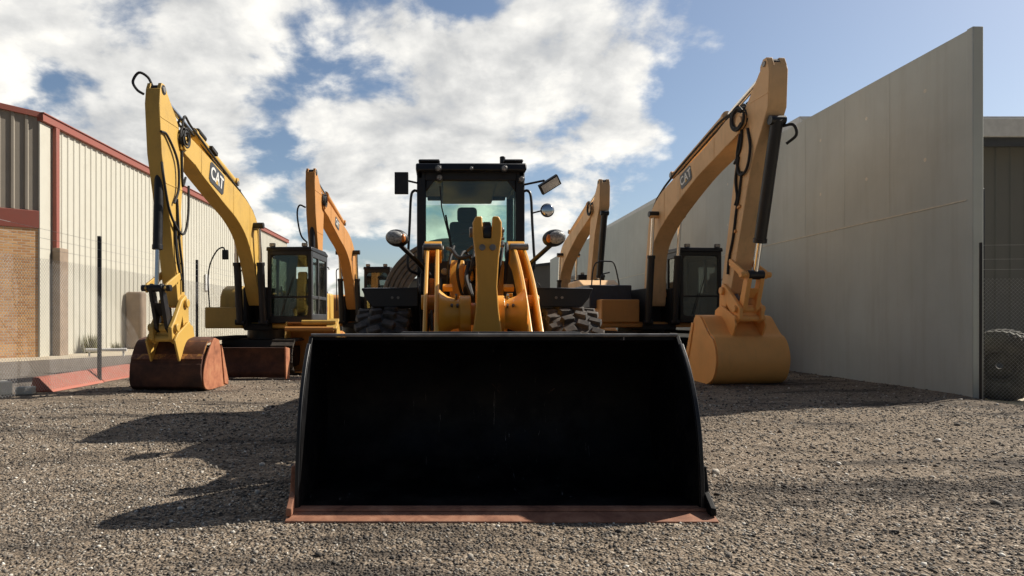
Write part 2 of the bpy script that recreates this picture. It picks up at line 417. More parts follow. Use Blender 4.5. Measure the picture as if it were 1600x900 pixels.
def text_mesh(body, name, mat, size, depth, parent, mtx):
    cu = bpy.data.curves.new('lettering', 'FONT'); cu.body = body; cu.size = size; cu.extrude = depth; cu.offset = size * 0.02
    cu.align_x = 'CENTER'; cu.align_y = 'CENTER'
    ob = bpy.data.objects.new('tmp', cu); COL.objects.link(ob)
    dg = bpy.context.evaluated_depsgraph_get(); me = bpy.data.meshes.new_from_object(ob.evaluated_get(dg))
    bpy.data.objects.remove(ob); me.transform(mtx); me.materials.clear(); me.materials.append(M[mat]); me.name = name
    o = bpy.data.objects.new(name, me); COL.objects.link(o); o.parent = parent; return o

# ------------------------------------------------------------------ the ground
def gz(x, y):
    """height of the yard"""
    x = np.asarray(x, float); y = np.asarray(y, float)
    z = 0.018 * np.sin(x * 0.9 + 1.3 * np.sin(y * .55)) + 0.014 * np.sin(y * 1.25 + x * .6) + 0.010 * np.sin(x * 2.7 - y * 1.9) + .006 * np.sin(x * 5.1 + y * 4.3)
    near = np.clip((26 - y) / 6, 0, 1) * np.clip((x + 6.6) / .8, 0, 1) * np.clip((9.0 - x) / .8, 0, 1)
    flat = np.exp(-((np.clip(np.abs(x - .36) - 1.4, 0, None)) ** 2 + (np.clip(np.abs(y - 4.6) - .7, 0, None)) ** 2) / .25)
    z = z - .03 * np.exp(-((y - 6.7 - .22 * (x + 4)) / .22) ** 2) * (np.sin(x * 9) * .3 + .8) * (x < -1.6) - .03 * np.exp(-((y - 5.6 - .30 * (x + 4)) / .2) ** 2) * (np.sin(x * 8 + 1) * .3 + .8) * (x < -2.0)
    z = z - .03 * np.exp(-((y - 7.2 + .40 * (x - 4)) / .25) ** 2) * (x > 2.2)
    z = (z - .01) * near * (1 - flat)
    z = z - 0.12 * np.clip((x - 8.35) / .5, 0, 1) * np.clip((60 - y) / 10, 0, 1)
    return z
def axis(parts):
    out = []
    for a, b, st in parts: out += list(np.arange(a, b, st))
    out.append(parts[-1][1]); return np.array(out)
xs = axis([(-900, -100, 160), (-100, -20, 16), (-20, -8, 1.5), (-8, 10, .1), (10, 20, 1.25), (20, 100, 16), (100, 900, 160)])
ys = axis([(-200, -20, 60), (-20, 1, 3), (1, 16, .1), (16, 30, .5), (30, 100, 7), (100, 1500, 140)])
X, Y = np.meshgrid(xs, ys); Z = gz(X, Y)
nx, ny = len(xs), len(ys)
V = np.stack([X.ravel(), Y.ravel(), Z.ravel()], 1)
idx = np.arange(nx * ny).reshape(ny, nx)
F = np.stack([idx[:-1, :-1].ravel(), idx[:-1, 1:].ravel(), idx[1:, 1:].ravel(), idx[1:, :-1].ravel()], 1)
def np_mesh(name, V, F, mat):
    me = bpy.data.meshes.new(name); k = F.shape[1]
    me.vertices.add(len(V)); me.vertices.foreach_set('co', V.astype(np.float32).ravel())
    me.loops.add(F.size); me.loops.foreach_set('vertex_index', F.astype(np.int32).ravel())
    me.polygons.add(len(F)); me.polygons.foreach_set('loop_start', np.arange(0, F.size, k, dtype=np.int32))
    me.polygons.foreach_set('loop_total', np.full(len(F), k, np.int32))
    me.update(calc_edges=True); me.materials.append(M[mat])
    o = bpy.data.objects.new(name, me); COL.objects.link(o); return o
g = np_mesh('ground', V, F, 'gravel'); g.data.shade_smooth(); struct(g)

# loose stones on the gravel
ph = (1 + 5 ** .5) / 2
ICO = np.array([(-1, ph, 0), (1, ph, 0), (-1, -ph, 0), (1, -ph, 0), (0, -1, ph), (0, 1, ph), (0, -1, -ph), (0, 1, -ph), (ph, 0, -1), (ph, 0, 1), (-ph, 0, -1), (-ph, 0, 1)], float)
ICO /= np.linalg.norm(ICO[0])
ICF = np.array([(0, 11, 5), (0, 5, 1), (0, 1, 7), (0, 7, 10), (0, 10, 11), (1, 5, 9), (5, 11, 4), (11, 10, 2), (10, 7, 6), (7, 1, 8), (3, 9, 4), (3, 4, 2), (3, 2, 6), (3, 6, 8), (3, 8, 9), (4, 9, 5), (2, 4, 11), (6, 2, 10), (8, 6, 7), (9, 8, 1)])
def scatter(n, y0, y1, smin, smax):
    y = np.sqrt(rng.uniform(y0 * y0, y1 * y1, n)); x = rng.uniform(-0.80, 0.98, n) * y
    s = smin + (smax - smin) * rng.random(n) ** 2.4
    k = (x > -6.4) & (x < 8.4) & ~((np.abs(x - .36) < 1.33) & (y > 3.98) & (y < 5.1))
    return x[k], y[k], s[k]
sets = [scatter(30000, 2.6, 5.2, .004, .013), scatter(24000, 5.2, 9.5, .006, .017), scatter(9000, 9.5, 16, .010, .022), scatter(420, 2.8, 12, .018, .034)]
sx = np.concatenate([a[0] for a in sets]); sy = np.concatenate([a[1] for a in sets]); ss = np.concatenate([a[2] for a in sets])
n = len(sx)
q = rng.normal(size=(n, 4)); q /= np.linalg.norm(q, axis=1)[:, None]
w, a, b, c = q.T
RM = np.stack([1 - 2 * (b * b + c * c), 2 * (a * b - c * w), 2 * (a * c + b * w), 2 * (a * b + c * w), 1 - 2 * (a * a + c * c), 2 * (b * c - a * w), 2 * (a * c - b * w), 2 * (b * c + a * w), 1 - 2 * (a * a + b * b)], 1).reshape(n, 3, 3)
pts = ICO[None] * rng.uniform(.7, 1.25, (n, 12, 1)) * (ss[:, None, None] * rng.uniform(.55, 1.3, (n, 1, 3)))
pts = np.einsum('nij,nkj->nki', RM, pts); pts[:, :, 2] *= .75
pts[:, :, 0] += sx[:, None]; pts[:, :, 1] += sy[:, None]; pts[:, :, 2] += (gz(sx, sy) + ss * .22)[:, None]
SF = (ICF[None] + (np.arange(n) * 12)[:, None, None]).reshape(-1, 3)
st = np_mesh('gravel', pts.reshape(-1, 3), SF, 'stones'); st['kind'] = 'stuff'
at = st.data.attributes.new('rnd', 'FLOAT', 'POINT')
at.data.foreach_set('value', np.repeat(rng.random(n) ** 1.15, 12).astype(np.float32))

def sheet(name, poly, z, mat):
    mb = MB(); n = len(poly)
    ob = mb.add([(x, y, z) for x, y in poly], [tuple(range(n))]).build(name, mat); return struct(ob)
sheet('road', [(-7.1, 5), (-7.1, 62), (-13 + 3.2, 62), (-9.8, 24), (-13, 17.6), (-60, 10), (-60, 5)], .005, 'asphalt')
sheet('footpath', [(-9.8, 62), (-9.8, 24), (-13, 17.6), (-60, 10), (-60, 40), (-13, 62)], .009, 'apron')
sheet('neighbour_yard', [(8.62, 2), (8.62, 60), (60, 60), (60, 2)], -.112, 'apron')

# ------------------------------------------------------------------ left warehouse
WX, WY0, WY1, WH = -13.0, 21.5, 56.0, 7.85
wh = thing('warehouse', 'cream ribbed warehouse with red gutters and a tan brick front behind the fence', 'building', (WX, WY0, 0))
wl = MB().bb(WX - .25, WX, WY0 + .15, WY1, 0, WH - .12)
y = WY0 + .9
while y < WY1:
    wl.prism_z([(WX - .004, y - .07), (WX + .032, y - .035), (WX + .032, y + .035), (WX - .004, y + .07)], .12, WH - .25); y += .38
wl.build('side_wall', 'cream', wh, (WX, WY0, 0))
MB().bb(WX - .1, WX + .14, WY0 - .02, WY1 + .1, WH - .22, WH + .02).bb(WX - .12, WX + .18, WY0 - .03, WY1 + .1, WH + .02, WH + .06).build('gutter', 'red', wh, (WX, WY0, 0), .01)
MB().bb(WX - .03, WX + .035, WY0 - .02, WY0 + .56, 0, WH - .24).build('corner_post', 'cream', wh, (WX, WY0, 0), .01)
dp = MB().bb(WX + .055, WX + .19, WY0 + .64, WY0 + .84, 3.5, WH - .25).build('downpipe', 'red', wh, (WX, WY0, 0), .02)
# front, turned towards the yard
fa = R(38); fd = Vector((-math.cos(fa), -math.sin(fa), 0))
fr = bpy.data.objects.new('front_wall', None)
def fbuild(mb, name, mat, **k):
    o = mb.build(name, mat, wh, **k); o.rotation_euler = (0, 0, fa); return o
FL_ = 16.0
fbuild(MB().bb(-FL_, 0, 0, .25, 0, 4.15), 'brick_wall', 'brick')
fbuild(MB().bb(-FL_, 0, -.03, .22, 4.152, 4.72), 'red_band', 'red', bev=.01)
cl = MB().prism_y([(-FL_, 4.722), (0, 4.722), (0, WH - .03), (-FL_, WH + 1.2)], .02, .22)
x = -.35
while x > -FL_:
    cl.prism_z([(x - .07, .024), (x - .035, -.02), (x + .035, -.02), (x + .07, .024)], 4.74, WH - .1 - x * .07); x -= .38
fbuild(cl, 'upper_cladding', 'bronze')
fbuild(MB().prism_y([(-FL_, WH + 1.1), (.05, WH - .12), (.05, WH + .06), (-FL_, WH + 1.3)], -.06, .3), 'barge_flashing', 'red', bev=.008)
MB().prism_y([(WX + .02, WH), (WX + .02, WH + .04), (WX - 14, WH + 2.2), (WX - 14, WH)], WY0 + .3, WY1).build('roof', 'bronze', wh, (WX, WY0, 0))
MB().bb(WX + .052, WX + .1, 36.4, 37.0, 2.8, 3.7).build('wall_vent', 'fascia', wh, (WX, WY0, 0), .01)
for i, (py0, h, lb) in enumerate([(22.12, 3.6, 'tall brown concrete pier at the foot of the red downpipe'), (27.2, 2.35, 'short rounded brown concrete pier standing against the cream wall')]):
    o = MB().bb(WX + .055, WX + (.75 if i else .32), py0, py0 + .5, 0, h).build('wall_pier', 'pier', None, (WX + .3, py0 + .3, 0), .10 if i else .02)
    tag(o, lb, 'pier', 'concrete piers along the warehouse wall')
o = MB().cyl((WX + 1.4, 21.7, .22), (WX + 2.6, 22.0, .22), .055, 12).cyl((WX + 1.5, 21.73, 0), (WX + 1.5, 21.73, .2), .03, 8).cyl((WX + 2.5, 21.97, 0), (WX + 2.5, 21.97, .2), .03, 8).build('wheel_stop', 'white', None, (WX + 2, 21.9, 0))
tag(o, 'low white tube wheel stop on the path before the cream wall', 'wheel stop')
def tuft(c, n, h, sp, label):
    mb = MB()
    for i in range(n):
        a = random.uniform(0, 6.28); r = random.uniform(0, sp) ; b = Vector((c[0] + r * math.cos(a), c[1] + r * math.sin(a), c[2]))
        hh = h * random.uniform(.4, 1); ln = Vector((math.cos(a), math.sin(a), 0)) * hh * random.uniform(.1, .5)
        w_ = Vector((-math.sin(a), math.cos(a), 0)) * .008; m_ = b + ln * .4 + Vector((0, 0, hh * .6)); tp = b + ln + Vector((0, 0, hh))
        mb.add([b - w_ * 1.3, b + w_ * 1.3, m_ + w_, m_ - w_, tp], [(0, 1, 2, 3), (3, 2, 4)])
    return tag(mb.build('grass_tuft', 'grass', None, c), label, 'grass tuft', 'weeds along the warehouse wall')
tuft((WX + .35, 24.0, .01), 260, .75, .28, 'dry green weed tuft growing at the foot of the cream wall')
tuft((WX + .5, 25.6, .01), 120, .4, .2, 'smaller weed tuft just right of the tall one at the wall')

# ------------------------------------------------------------------ fences
def chain_fence(root, pts, z0, z1, pitch=.06, r=.0018, wires=(), gzf=None):
    """diagonal wire netting along a straight line"""
    a, b = Vector(pts[0]), Vector(pts[1]); L = (b - a).length; d = (b - a) / L; nrm = Vector((-d.y, d.x, 0)); H = z1 - z0
    mb = MB()
    for sgn in (1, -1):
        u = -H if sgn > 0 else 0
        while u < (L if sgn > 0 else L + H):
            # wire from (u, z0) to (u + sgn*H, z1) clipped to [0, L]
            p0, p1 = (u, 0.0), (u + sgn * H, H)
            def clip(p, q):
                pts_ = [p, q]
                for k in range(2):
                    P_, Q_ = pts_[k], pts_[1 - k]
                    if P_[0] < 0: t_ = (0 - P_[0]) / (Q_[0] - P_[0]); pts_[k] = (0, P_[1] + t_ * (Q_[1] - P_[1]))
                    elif P_[0] > L: t_ = (L - P_[0]) / (Q_[0] - P_[0]); pts_[k] = (L, P_[1] + t_ * (Q_[1] - P_[1]))
                return pts_
            if max(p0[0], p1[0]) > 0 and min(p0[0], p1[0]) < L:
                (ua, za), (ub, zb) = clip(p0, p1)
                if abs(ub - ua) > .01:
                    mb.tube([a + d * ua + Vector((0, 0, z0 + za)) + nrm * .003 * sgn, a + d * ub + Vector((0, 0, z0 + zb)) + nrm * .003 * sgn], r, 3)
            u += pitch
    mb.build('wire_mesh', 'galv', root, tuple(root.location))
    for z in wires:
        MB().tube([a + Vector((0, 0, z)), b + Vector((0, 0, z))], .0028, 4).build('wire', 'galv', root, tuple(root.location))
FX = -6.58
lf = thing('chain_link_fence', 'chain link fence with black posts running back along the warehouse driveway', 'fence', (FX, 12.8, 0))
for y in (7.7, 12.8, 17.9, 23.0, 28.1, 33.2, 38.3):
    MB().bb(FX - .03, FX + .03, y - .03, y + .03, -.05, 2.82).build('post', 'black', lf, (FX, 12.8, 0), .005)
chain_fence(lf, [(FX + .04, 5.5, 0), (FX + .04, 34, 0)], .05, 2.22, .07, .0022, (2.38, 2.55, 2.7))
rf = thing('chain_link_fence', 'short chain link fence joined to the near end of the concrete wall', 'fence', (8.5, 10.4, 0))
MB().cyl((8.425, 10.40, -.12), (8.425, 10.40, 2.42), .022, 12).build('post', 'black', rf, (8.5, 10.4, 0))
MB().cyl((13.6, 9.9, -.12), (13.6, 9.9, 2.42), .027, 12).build('post', 'black', rf, (8.5, 10.4, 0))
chain_fence(rf, [(8.38, 10.42, 0), (13.6, 9.92, 0)], -.08, 1.86, .06, .0015, (2.0, 2.16, 2.38))

# red kerb sections lying along the fence, concrete rubble
def kerb(y0, y1, label, tilt=0):
    mb = MB().prism_y([(-.05, 0), (-.30, .25), (-.40, .25), (-.46, 0)], y0, y1)
    return tag(mb.build('kerb_block', 'kerbred', None, (0, 0, 0), .012), label, 'kerb', 'red kerb blocks along the fence')
k1 = kerb(-.85, .85, 'nearer faded red kerb block, with a cut slanted end, by the black fence post'); k1.location = (-6.45, 12.0, 0)
k2 = kerb(-1.3, 1.3, 'farther faded red kerb block partly behind the left excavator bucket'); k2.location = (-6.5, 14.25, 0)
for (x, y, s, rz, lb) in [(-6.75, 10.8, (.26, .17, .13), .3, 'white concrete chunk in the shade in front of the red kerb'), (-7.15, 10.75, (.3, .3, .22), .9, 'pale concrete block at the left edge beside the white chunk')]:
    mb = MB().box((0, 0, s[2] / 2), s, (0, 0, rz)); o = mb.build('concrete_chunk', 'chunk', None, (0, 0, 0), .02); o.location = (x, y, 0); tag(o, lb, 'rubble', 'concrete rubble by the kerb')

# ------------------------------------------------------------------ right boundary wall
bw = thing('concrete_wall', 'tall grey precast concrete boundary wall on the right', 'wall', (8.45, 10.66, 0))
WT = 5.85; ye = 51.7
org = (8.45, 10.66, 0)
y0 = 10.66; i = 0
lo = MB().bb(8.43, 8.57, y0, ye, -.3, 3.125)
lo.build('lower_panel', 'concrete', bw, org, .006)
up = MB(); yy = y0
for w_ in [1.85, 1.4, 1.5, 1.8] + [2.0] * 18:
    y2 = min(yy + w_, ye); up.bb(8.425, 8.57, yy + .002, y2 - .002, 3.15, WT); yy = y2
    if yy >= ye: break
up.build('upper_panel', 'concrete', bw, org, .003)
MB().bb(8.422, 8.565, y0 + .02, ye, 3.126, 3.149).build('joint', 'chunk', bw, org)
MB().bb(8.405, 8.575, y0 - .13, y0 - .002, -.3, WT + .01).build('end_post', 'concrete', bw, org, .012)
MB().bb(8.578, 8.62, y0 - .1, y0 + .15, -.3, 3.3).build('steel_column', 'black', bw, org, .005)

for yy_ in (11.6, 13.2, 14.8, 17.2, 19.6):
    for z_ in (4.0, 5.2): MB().cyl((8.4235, yy_, z_), (8.43, yy_, z_), .035, 14).build('lifting_point', 'chunk', bw, org)
# shed beyond the wall
sh = thing('metal_shed', 'dark grey metal shed with a pale fascia beyond the concrete wall', 'building', (18, 18, 0))
so_ = (18, 18, 0)
ml = MB().bb(9.6, 40, 18.0, 18.2, -.2, 6.0)
x = 9.8
while x < 40: ml.prism_z([(x - .06, 18.003), (x - .03, 17.965), (x + .03, 17.965), (x + .06, 18.003)], -.1, 5.95); x += .4
ml.build('front_wall', 'shed', sh, so_)
MB().bb(9.3, 40.3, 17.2, 17.30, 5.95, 6.42).build('fascia', 'fascia', sh, so_, .01)
MB().bb(9.3, 40.3, 17.30, 40, 6.30, 6.50).build('roof', 'fascia', sh, so_, .01)
MB().bb(9.4, 40.2, 17.32, 17.42, 5.72, 5.98).build('soffit_beam', 'char', sh, so_, .01)
for xx in (11, 17, 23): MB().tube([(xx, 17.9, 5.6), (xx + 4, 17.9, 5.95)], .05, 8).build('brace', 'fascia', sh, so_)

# far buildings closing the view
fb = thing('far_shed', 'low dark grey shed far behind the loader at the end of the yard', 'building', (6, 72, 0))
MB().prism_y([(-4, 0), (-4, 5.2), (12.5, 7.2), (12.5, 0)], 72, 84).build('walls', 'shed', fb, (6, 72, 0))
MB().bb(-4.2, 12.6, 71.7, 84, -.1, .6).build('plinth', 'pier', fb, (6, 72, 0))
MB().prism_y([(-4.3, 5.15), (-4.3, 5.45), (12.8, 7.5), (12.8, 7.2)], 71.6, 84.2).build('roof', 'char', fb, (6, 72, 0))
bf = thing('board_fence', 'grey green board fence crossing the far end of the yard', 'fence', (0, 58, 0))
MB().bb(-12.5, 8.5, 58, 58.06, 0, 2.4).build('boards', 'char', bf, (0, 58, 0), .01)
for x in range(-12, 9, 3): MB().bb(x - .05, x + .05, 57.9, 57.998, 0, 2.5).build('post', 'steel', bf, (0, 58, 0))

# ------------------------------------------------------------------ tyres
def tyre_prof(Ro, Ri, w):
    h = w / 2
    return [(Ri, -h * .62), (Ri + .03, -h * .8), (Ro * .62 + Ri * .38, -h), (Ro * .9, -h * .98), (Ro * .975, -h * .86), (Ro, -h * .6), (Ro * 1.004, 0), (Ro, h * .6), (Ro * .975, h * .86), (Ro * .9, h * .98), (Ro * .62 + Ri * .38, h), (Ri + .03, h * .8), (Ri, h * .62)]
def lugs(mb, Ro, w, n, c, hgt=.05):
    c = Vector(c)
    for k in range(n):
        for j, (xo, sk, ao) in enumerate([(-.40, 1, 0), (-.14, 1, .5), (.14, -1, 0), (.40, -1, .5)]):
            a = 2 * math.pi * (k + ao) / n
            L = w * .27; wd = 2 * math.pi * Ro / n * .52
            m_ = Matrix.Rotation(a, 3, 'X') @ Matrix.Rotation(sk * R(24), 3, 'Z')
            pos = Matrix.Rotation(a, 3, 'X') @ Vector((xo * w, 0, Ro + hgt * .35 - (.03 if abs(xo) > .3 else 0)))
            vs = []
            for (sx_, sy_, sz_) in [(x_, y_, z_) for x_ in (-1, 1) for y_ in (-1, 1) for z_ in (-1, 1)]:
                tp = .86 if sz_ > 0 else 1
                vs.append(c + pos + m_ @ Vector((sx_ * L / 2 * tp, sy_ * wd / 2 * tp, sz_ * hgt / 2)))
            mb.add(vs, [(0, 1, 3, 2), (4, 6, 7, 5), (0, 4, 5, 1), (2, 3, 7, 6), (0, 2, 6, 4), (1, 5, 7, 3)])
def wheel(parent, c, Ro, w, rimmat, side):
    wl_ = MB().lathe([(Ro * .5, -w * .3), (Ro * .5, w * .3), (Ro * .42, w * .3), (Ro * .36, side * w * .1), (.06, side * w * .12), (.06, side * w * .05), (Ro * .34, side * w * .03), (Ro * .42, -w * .3)], c, n=32).build('wheel', rimmat, parent, ORG, ang=30)
    t_ = MB().lathe(tyre_prof(Ro * .955, Ro * .5, w), c, n=56); lugs(t_, Ro * .955, w, 26, c, .055)
    t_.build('tyre', 'tyre', wl_, ORG, .006, seg=1)
    hb = MB().lathe([(.02, side * w * .12), (.16, side * w * .12), (.15, side * w * .26), (.02, side * w * .3)], c, n=24).build('hub', rimmat, wl_, ORG)

# ------------------------------------------------------------------ wheel loader
def hoses(parent, paths, r, mat='blackm', org=None):
    for p in paths: MB().tube(smooth(p, 5), r, 7).build('hose', mat, parent, org or ORG)

LX = 0.36
ORG = (LX, 6.9, 0)
ld = thing('wheel_loader', 'yellow wheel loader with wide black bucket on the ground, facing the camera in the centre', 'wheel loader', ORG)
def lb(mb, name, mat, parent=None, bev=0.006, **k):
    return mb.build(name, mat, parent or ld, ORG, bev, **k)
# bucket
shell = sm2([(4.152, .035), (4.55, .03), (4.82, .06), (5.02, .19), (5.12, .42), (5.12, .66), (5.03, .88), (4.86, 1.03), (4.68, 1.085), (4.55, 1.10)], 4)
def offset(poly, d):
    out = []
    for i, (y, z) in enumerate(poly):
        a = poly[max(i - 1, 0)]; b = poly[min(i + 1, len(poly) - 1)]
        ty, tz = b[0] - a[0], b[1] - a[1]; L = math.hypot(ty, tz) or 1
        out.append((y - tz / L * d, z + ty / L * d))
    return out
bk = lb(MB().prism(shell + offset(shell, .022)[::-1], LX - 1.235, LX + 1.235), 'bucket', 'bucket', bev=0)
front = sm2([(4.12, .045), (4.135, .30), (4.2, .62), (4.35, .90), (4.535, 1.105)], 4)
side = front + [(4.70, 1.10)] + [p for p in offset(shell[::-1], .0)[3:]] 
for sx_, x0, x1 in ((-1, -1.262, -1.236), (1, 1.236, 1.262)):
    lb(MB().prism(side, LX + x0, LX + x1), 'side_plate', 'bucket', bk, .006)
    st_ = front[:-1]
    xr = (-1.268, -1.242) if sx_ < 0 else (1.242, 1.268)
    lb(MB().prism([(y - .012, z) for y, z in st_] + [(y + .045, z + .005) for y, z in st_[::-1]], LX + xr[0], LX + xr[1]), 'side_cutter', 'black', bk, .005)
lb(MB().tube([(LX - 1.25, 4.545, 1.112), (LX + 1.25, 4.545, 1.112)], .011, 8), 'lip', 'steel', bk, 0)
lb(MB().prism([(3.98, .0), (3.985, .012), (4.09, .040), (4.15, .044), (4.15, .0)], LX - 1.30, LX + 1.30), 'cutting_edge', 'copper', bk, .004)
lb(MB().prism([(4.085, .041), (4.095, .056), (4.15, .060), (4.15, .042)], LX - 1.27, LX + 1.27), 'wear_strip', 'copper', bk, .004)
for s_ in (-1, 1):
    lb(MB().prism([(4.02, .03), (4.02, .075), (4.13, .15), (4.17, .30), (4.30, .30), (4.30, .03)], LX + s_ * 1.266, LX + s_ * 1.302), 'corner_guard', 'copper' if s_ < 0 else 'bucket', bk, .006)
lb(MB().prism([(4.78, 1.06), (4.86, 1.128), (5.06, 1.128), (5.10, .95)], LX - .66, LX + .66), 'spill_guard', 'bucket', bk, .006)
for xe in (-.66, -.17, .17, .66): lb(MB().bb(LX + xe - .04, LX + xe + .04, 5.145, 5.45, .3, .9), 'bucket_ear', 'bucket', bk)
# lift arms
arm = sm2([(7.52, 1.98), (7.38, 2.09), (7.1, 2.08), (6.7, 1.88), (6.3, 1.62), (5.95, 1.30), (5.62, .86), (5.42, .38)], 3) + sm2([(5.30, .28), (5.22, .34), (5.38, .85), (5.62, 1.10), (5.95, .98)][:3], 2)
armp = [(7.54, 1.94), (7.42, 2.08), (7.15, 2.09), (6.75, 1.93), (6.3, 1.66), (5.95, 1.36), (5.66, .98), (5.5, .45), (5.36, .25), (5.22, .30), (5.24, .62), (5.40, 1.0), (5.40, 1.02)]
armp = sm2([(7.54, 1.92), (7.42, 2.03), (7.15, 2.03), (6.75, 1.86), (6.3, 1.60), (5.88, 1.26), (5.5, .85), (5.32, .36)], 3) + sm2([(5.38, .24), (5.5, .27), (5.75, .72), (6.05, 1.05), (6.5, 1.38), (7.0, 1.70), (7.38, 1.82)], 3)
for s_ in (-1, 1):
    la = lb(MB().prism(armp, LX + s_ * .385, LX + s_ * .425), 'lift_arm', 'loader', bev=.01)
    lb(MB().prism([(y + .02, z + .0) for y, z in armp], LX + s_ * .49, LX + s_ * .525), 'outer_plate', 'loader', la, .01)
    lb(MB().cyl((LX + s_ * .34, 7.35, 1.96), (LX + s_ * .57, 7.35, 1.96), .075, 20), 'pivot_pin', 'steel', la, .004)
    lb(MB().cyl((LX + s_ * .36, 7.35, 1.96), (LX + s_ * .55, 7.35, 1.96), .12, 20), 'pivot_boss', 'loader', la, .008)
    lb(MB().cyl((LX + s_ * .35, 6.25, 1.38), (LX + s_ * .55, 6.25, 1.38), .07, 18), 'pin_boss', 'loader', la, .006)
    # lift cylinders
    c0 = (LX + s_ * .457, 6.9, .75); c1 = (LX + s_ * .457, 6.28, 1.36)
    cy = lb(MB().cyl((LX + s_ * .457, 7.5, .55), c0, .055, 16), 'lift_cylinder', 'black', bev=0); lb(MB().cyl(c0, c1, .03, 12), 'rod', 'chrome', cy, 0)
# torque tube with flared ends
tt = MB().tube([(LX + x_, 6.0, 1.27) for x_ in (-.385, -.36, -.31, -.24, -.15, -.13)], [.23, .20, .16, .135, .13, .13], 24)
tt.tube([(LX + x_, 6.0, 1.27) for x_ in (.385, .36, .31, .24, .15, .13)], [.23, .20, .16, .135, .13, .13], 24)
tt.cyl((LX - .14, 6.0, 1.27), (LX + .14, 6.0, 1.27), .10, 20).cyl((LX - .2, 6.0, 1.27), (LX - .10, 6.0, 1.27), .165, 24).cyl((LX + .2, 6.0, 1.27), (LX + .10, 6.0, 1.27), .165, 24)
lb(tt, 'cross_tube', 'loader', bev=.006)
# bellcrank: tapered vertical plate, forked at the top
bcx = LX + .035
bell = [(-.115, .55), (.115, .55), (.135, .9), (.13, 1.08), (.10, 1.3), (.085, 1.5), (.10, 1.75), (.125, 1.95), (.125, 2.06), (.10, 2.11), (.045, 2.11), (.035, 1.92), (-.035, 1.92), (-.045, 2.11), (-.10, 2.11), (-.125, 2.06), (-.125, 1.95), (-.10, 1.75), (-.085, 1.5), (-.10, 1.3), (-.13, 1.08), (-.135, .9)]
bc_ = MB().prism_y([(bcx + a, b) for a, b in bell], 5.74, 5.80)
for s_ in (-1, 1):
    bc_.prism([(5.78, .6), (5.78, 2.08), (5.9, 2.08), (6.0, 1.9), (6.12, 1.3), (6.0, .8), (5.88, .6)], bcx + s_ * .05, bcx + s_ * .085)
bco = lb(bc_, 'bellcrank', 'loader', bev=.012)
lb(MB().cyl((bcx - .15, 5.88, 1.99), (bcx + .15, 5.88, 1.99), .045, 18), 'pin', 'steel', bco, .004)
lb(MB().cyl((bcx - .04, 5.84, 1.97), (bcx + .04, 5.84, 1.97), .085, 18).box((bcx, 5.87, 1.98), (.07, .16, .18)), 'rod_eye', 'black', bco, .01)
for z_ in (1.86, 1.92, 1.99): lb(MB().cyl((bcx + .115, 5.78, z_), (bcx + .15, 5.78, z_), .014, 8), 'bolt', 'steel', bco, 0)
for s_ in (-1, 1): lb(MB().cyl((bcx + s_ * .045, 5.725, 1.84), (bcx + s_ * .045, 5.76, 1.84), .028, 12), 'grease_cap', 'steel', bco, .003)
tc_ = lb(MB().cyl((bcx, 7.5, 1.72), (bcx, 6.75, 1.83), .09, 20), 'tilt_cylinder', 'black', bev=.004); lb(MB().cyl((bcx, 6.8, 1.82), (bcx, 5.92, 1.97), .045, 14), 'rod', 'chrome', tc_, 0)
lb(MB().tube([(bcx, 5.76, .62), (bcx, 5.3, .5)], .06, 12), 'bucket_link', 'loader', bev=0)
# front frame tower
tw = MB().prism([(6.95, .5), (6.9, 1.2), (7.1, 1.78), (7.2, 1.86), (7.6, 1.86), (7.8, 1.1), (7.8, .5)], LX - .275, LX - .115)
tw.prism([(6.95, .5), (6.9, 1.2), (7.1, 1.78), (7.2, 1.86), (7.6, 1.86), (7.8, 1.1), (7.8, .5)], LX + .185, LX + .31)
two = lb(tw, 'loader_tower', 'loader', bev=.014)
lb(MB().bb(LX - .275, LX + .31, 7.25, 7.7, .5, 1.55), 'tower_web', 'black', two)
lb(MB().bb(LX - .38, LX - .24, 7.12, 7.2, 1.46, 1.50).bb(LX + .26, LX + .40, 7.12, 7.2, 1.46, 1.50), 'bracket', 'loader', two, .004)
lb(MB().bb(LX - .16, LX - .09, 6.86, 6.93, 1.22, 1.38).box((LX - .12, 6.7, 1.30), (.03, .22, .03), (R(20), 0, R(-35))), 'grease_block', 'yellow', two, .004)
lb(MB().cyl((LX - .33, 7.05, 1.72), (LX - .33, 6.95, 1.72), .035, 16).cyl((LX - .33, 6.96, 1.72), (LX - .33, 6.94, 1.72), .02, 12), 'valve', 'steel', two, .003)
lb(MB().cyl((LX - .33, 7.1, 1.66), (LX - .33, 7.1, 1.35), .055, 16), 'filter', 'black', two, .003)
lb(MB().bb(LX - .30, LX - .14, 6.87, 6.885, 1.05, 1.09), 'sticker', 'white', two, 0)
# black body behind the tower, front frame and axle
lb(MB().bb(LX - .60, LX + .60, 7.75, 8.15, .55, 1.9).bb(LX - .53, LX + .53, 7.5, 7.8, .5, 1.5), 'front_bulkhead', 'black')
lb(MB().bb(LX - .42, LX + .42, 6.4, 8.6, .45, .85).cyl((LX - .75, 6.9, .66), (LX + .75, 6.9, .66), .17, 18), 'front_frame', 'black')
lb(MB().bb(LX - .5, LX + .5, 8.4, 12.2, .6, 1.05).cyl((LX - .75, 9.95, .66), (LX + .75, 9.95, .66), .17, 18), 'rear_frame', 'black')
hood = MB().prism([(9.85, 1.05), (9.85, 2.02), (10.4, 2.06), (11.9, 1.92), (12.3, 1.7), (12.35, 1.05)], LX - .55, LX + .55)
lb(hood, 'engine_hood', 'loader', bev=.05)
lb(MB().prism([(11.9, .62), (11.9, 1.05), (12.6, 1.05), (12.6, .75)], LX - 1.05, LX + 1.05), 'counterweight', 'loader', bev=.04)
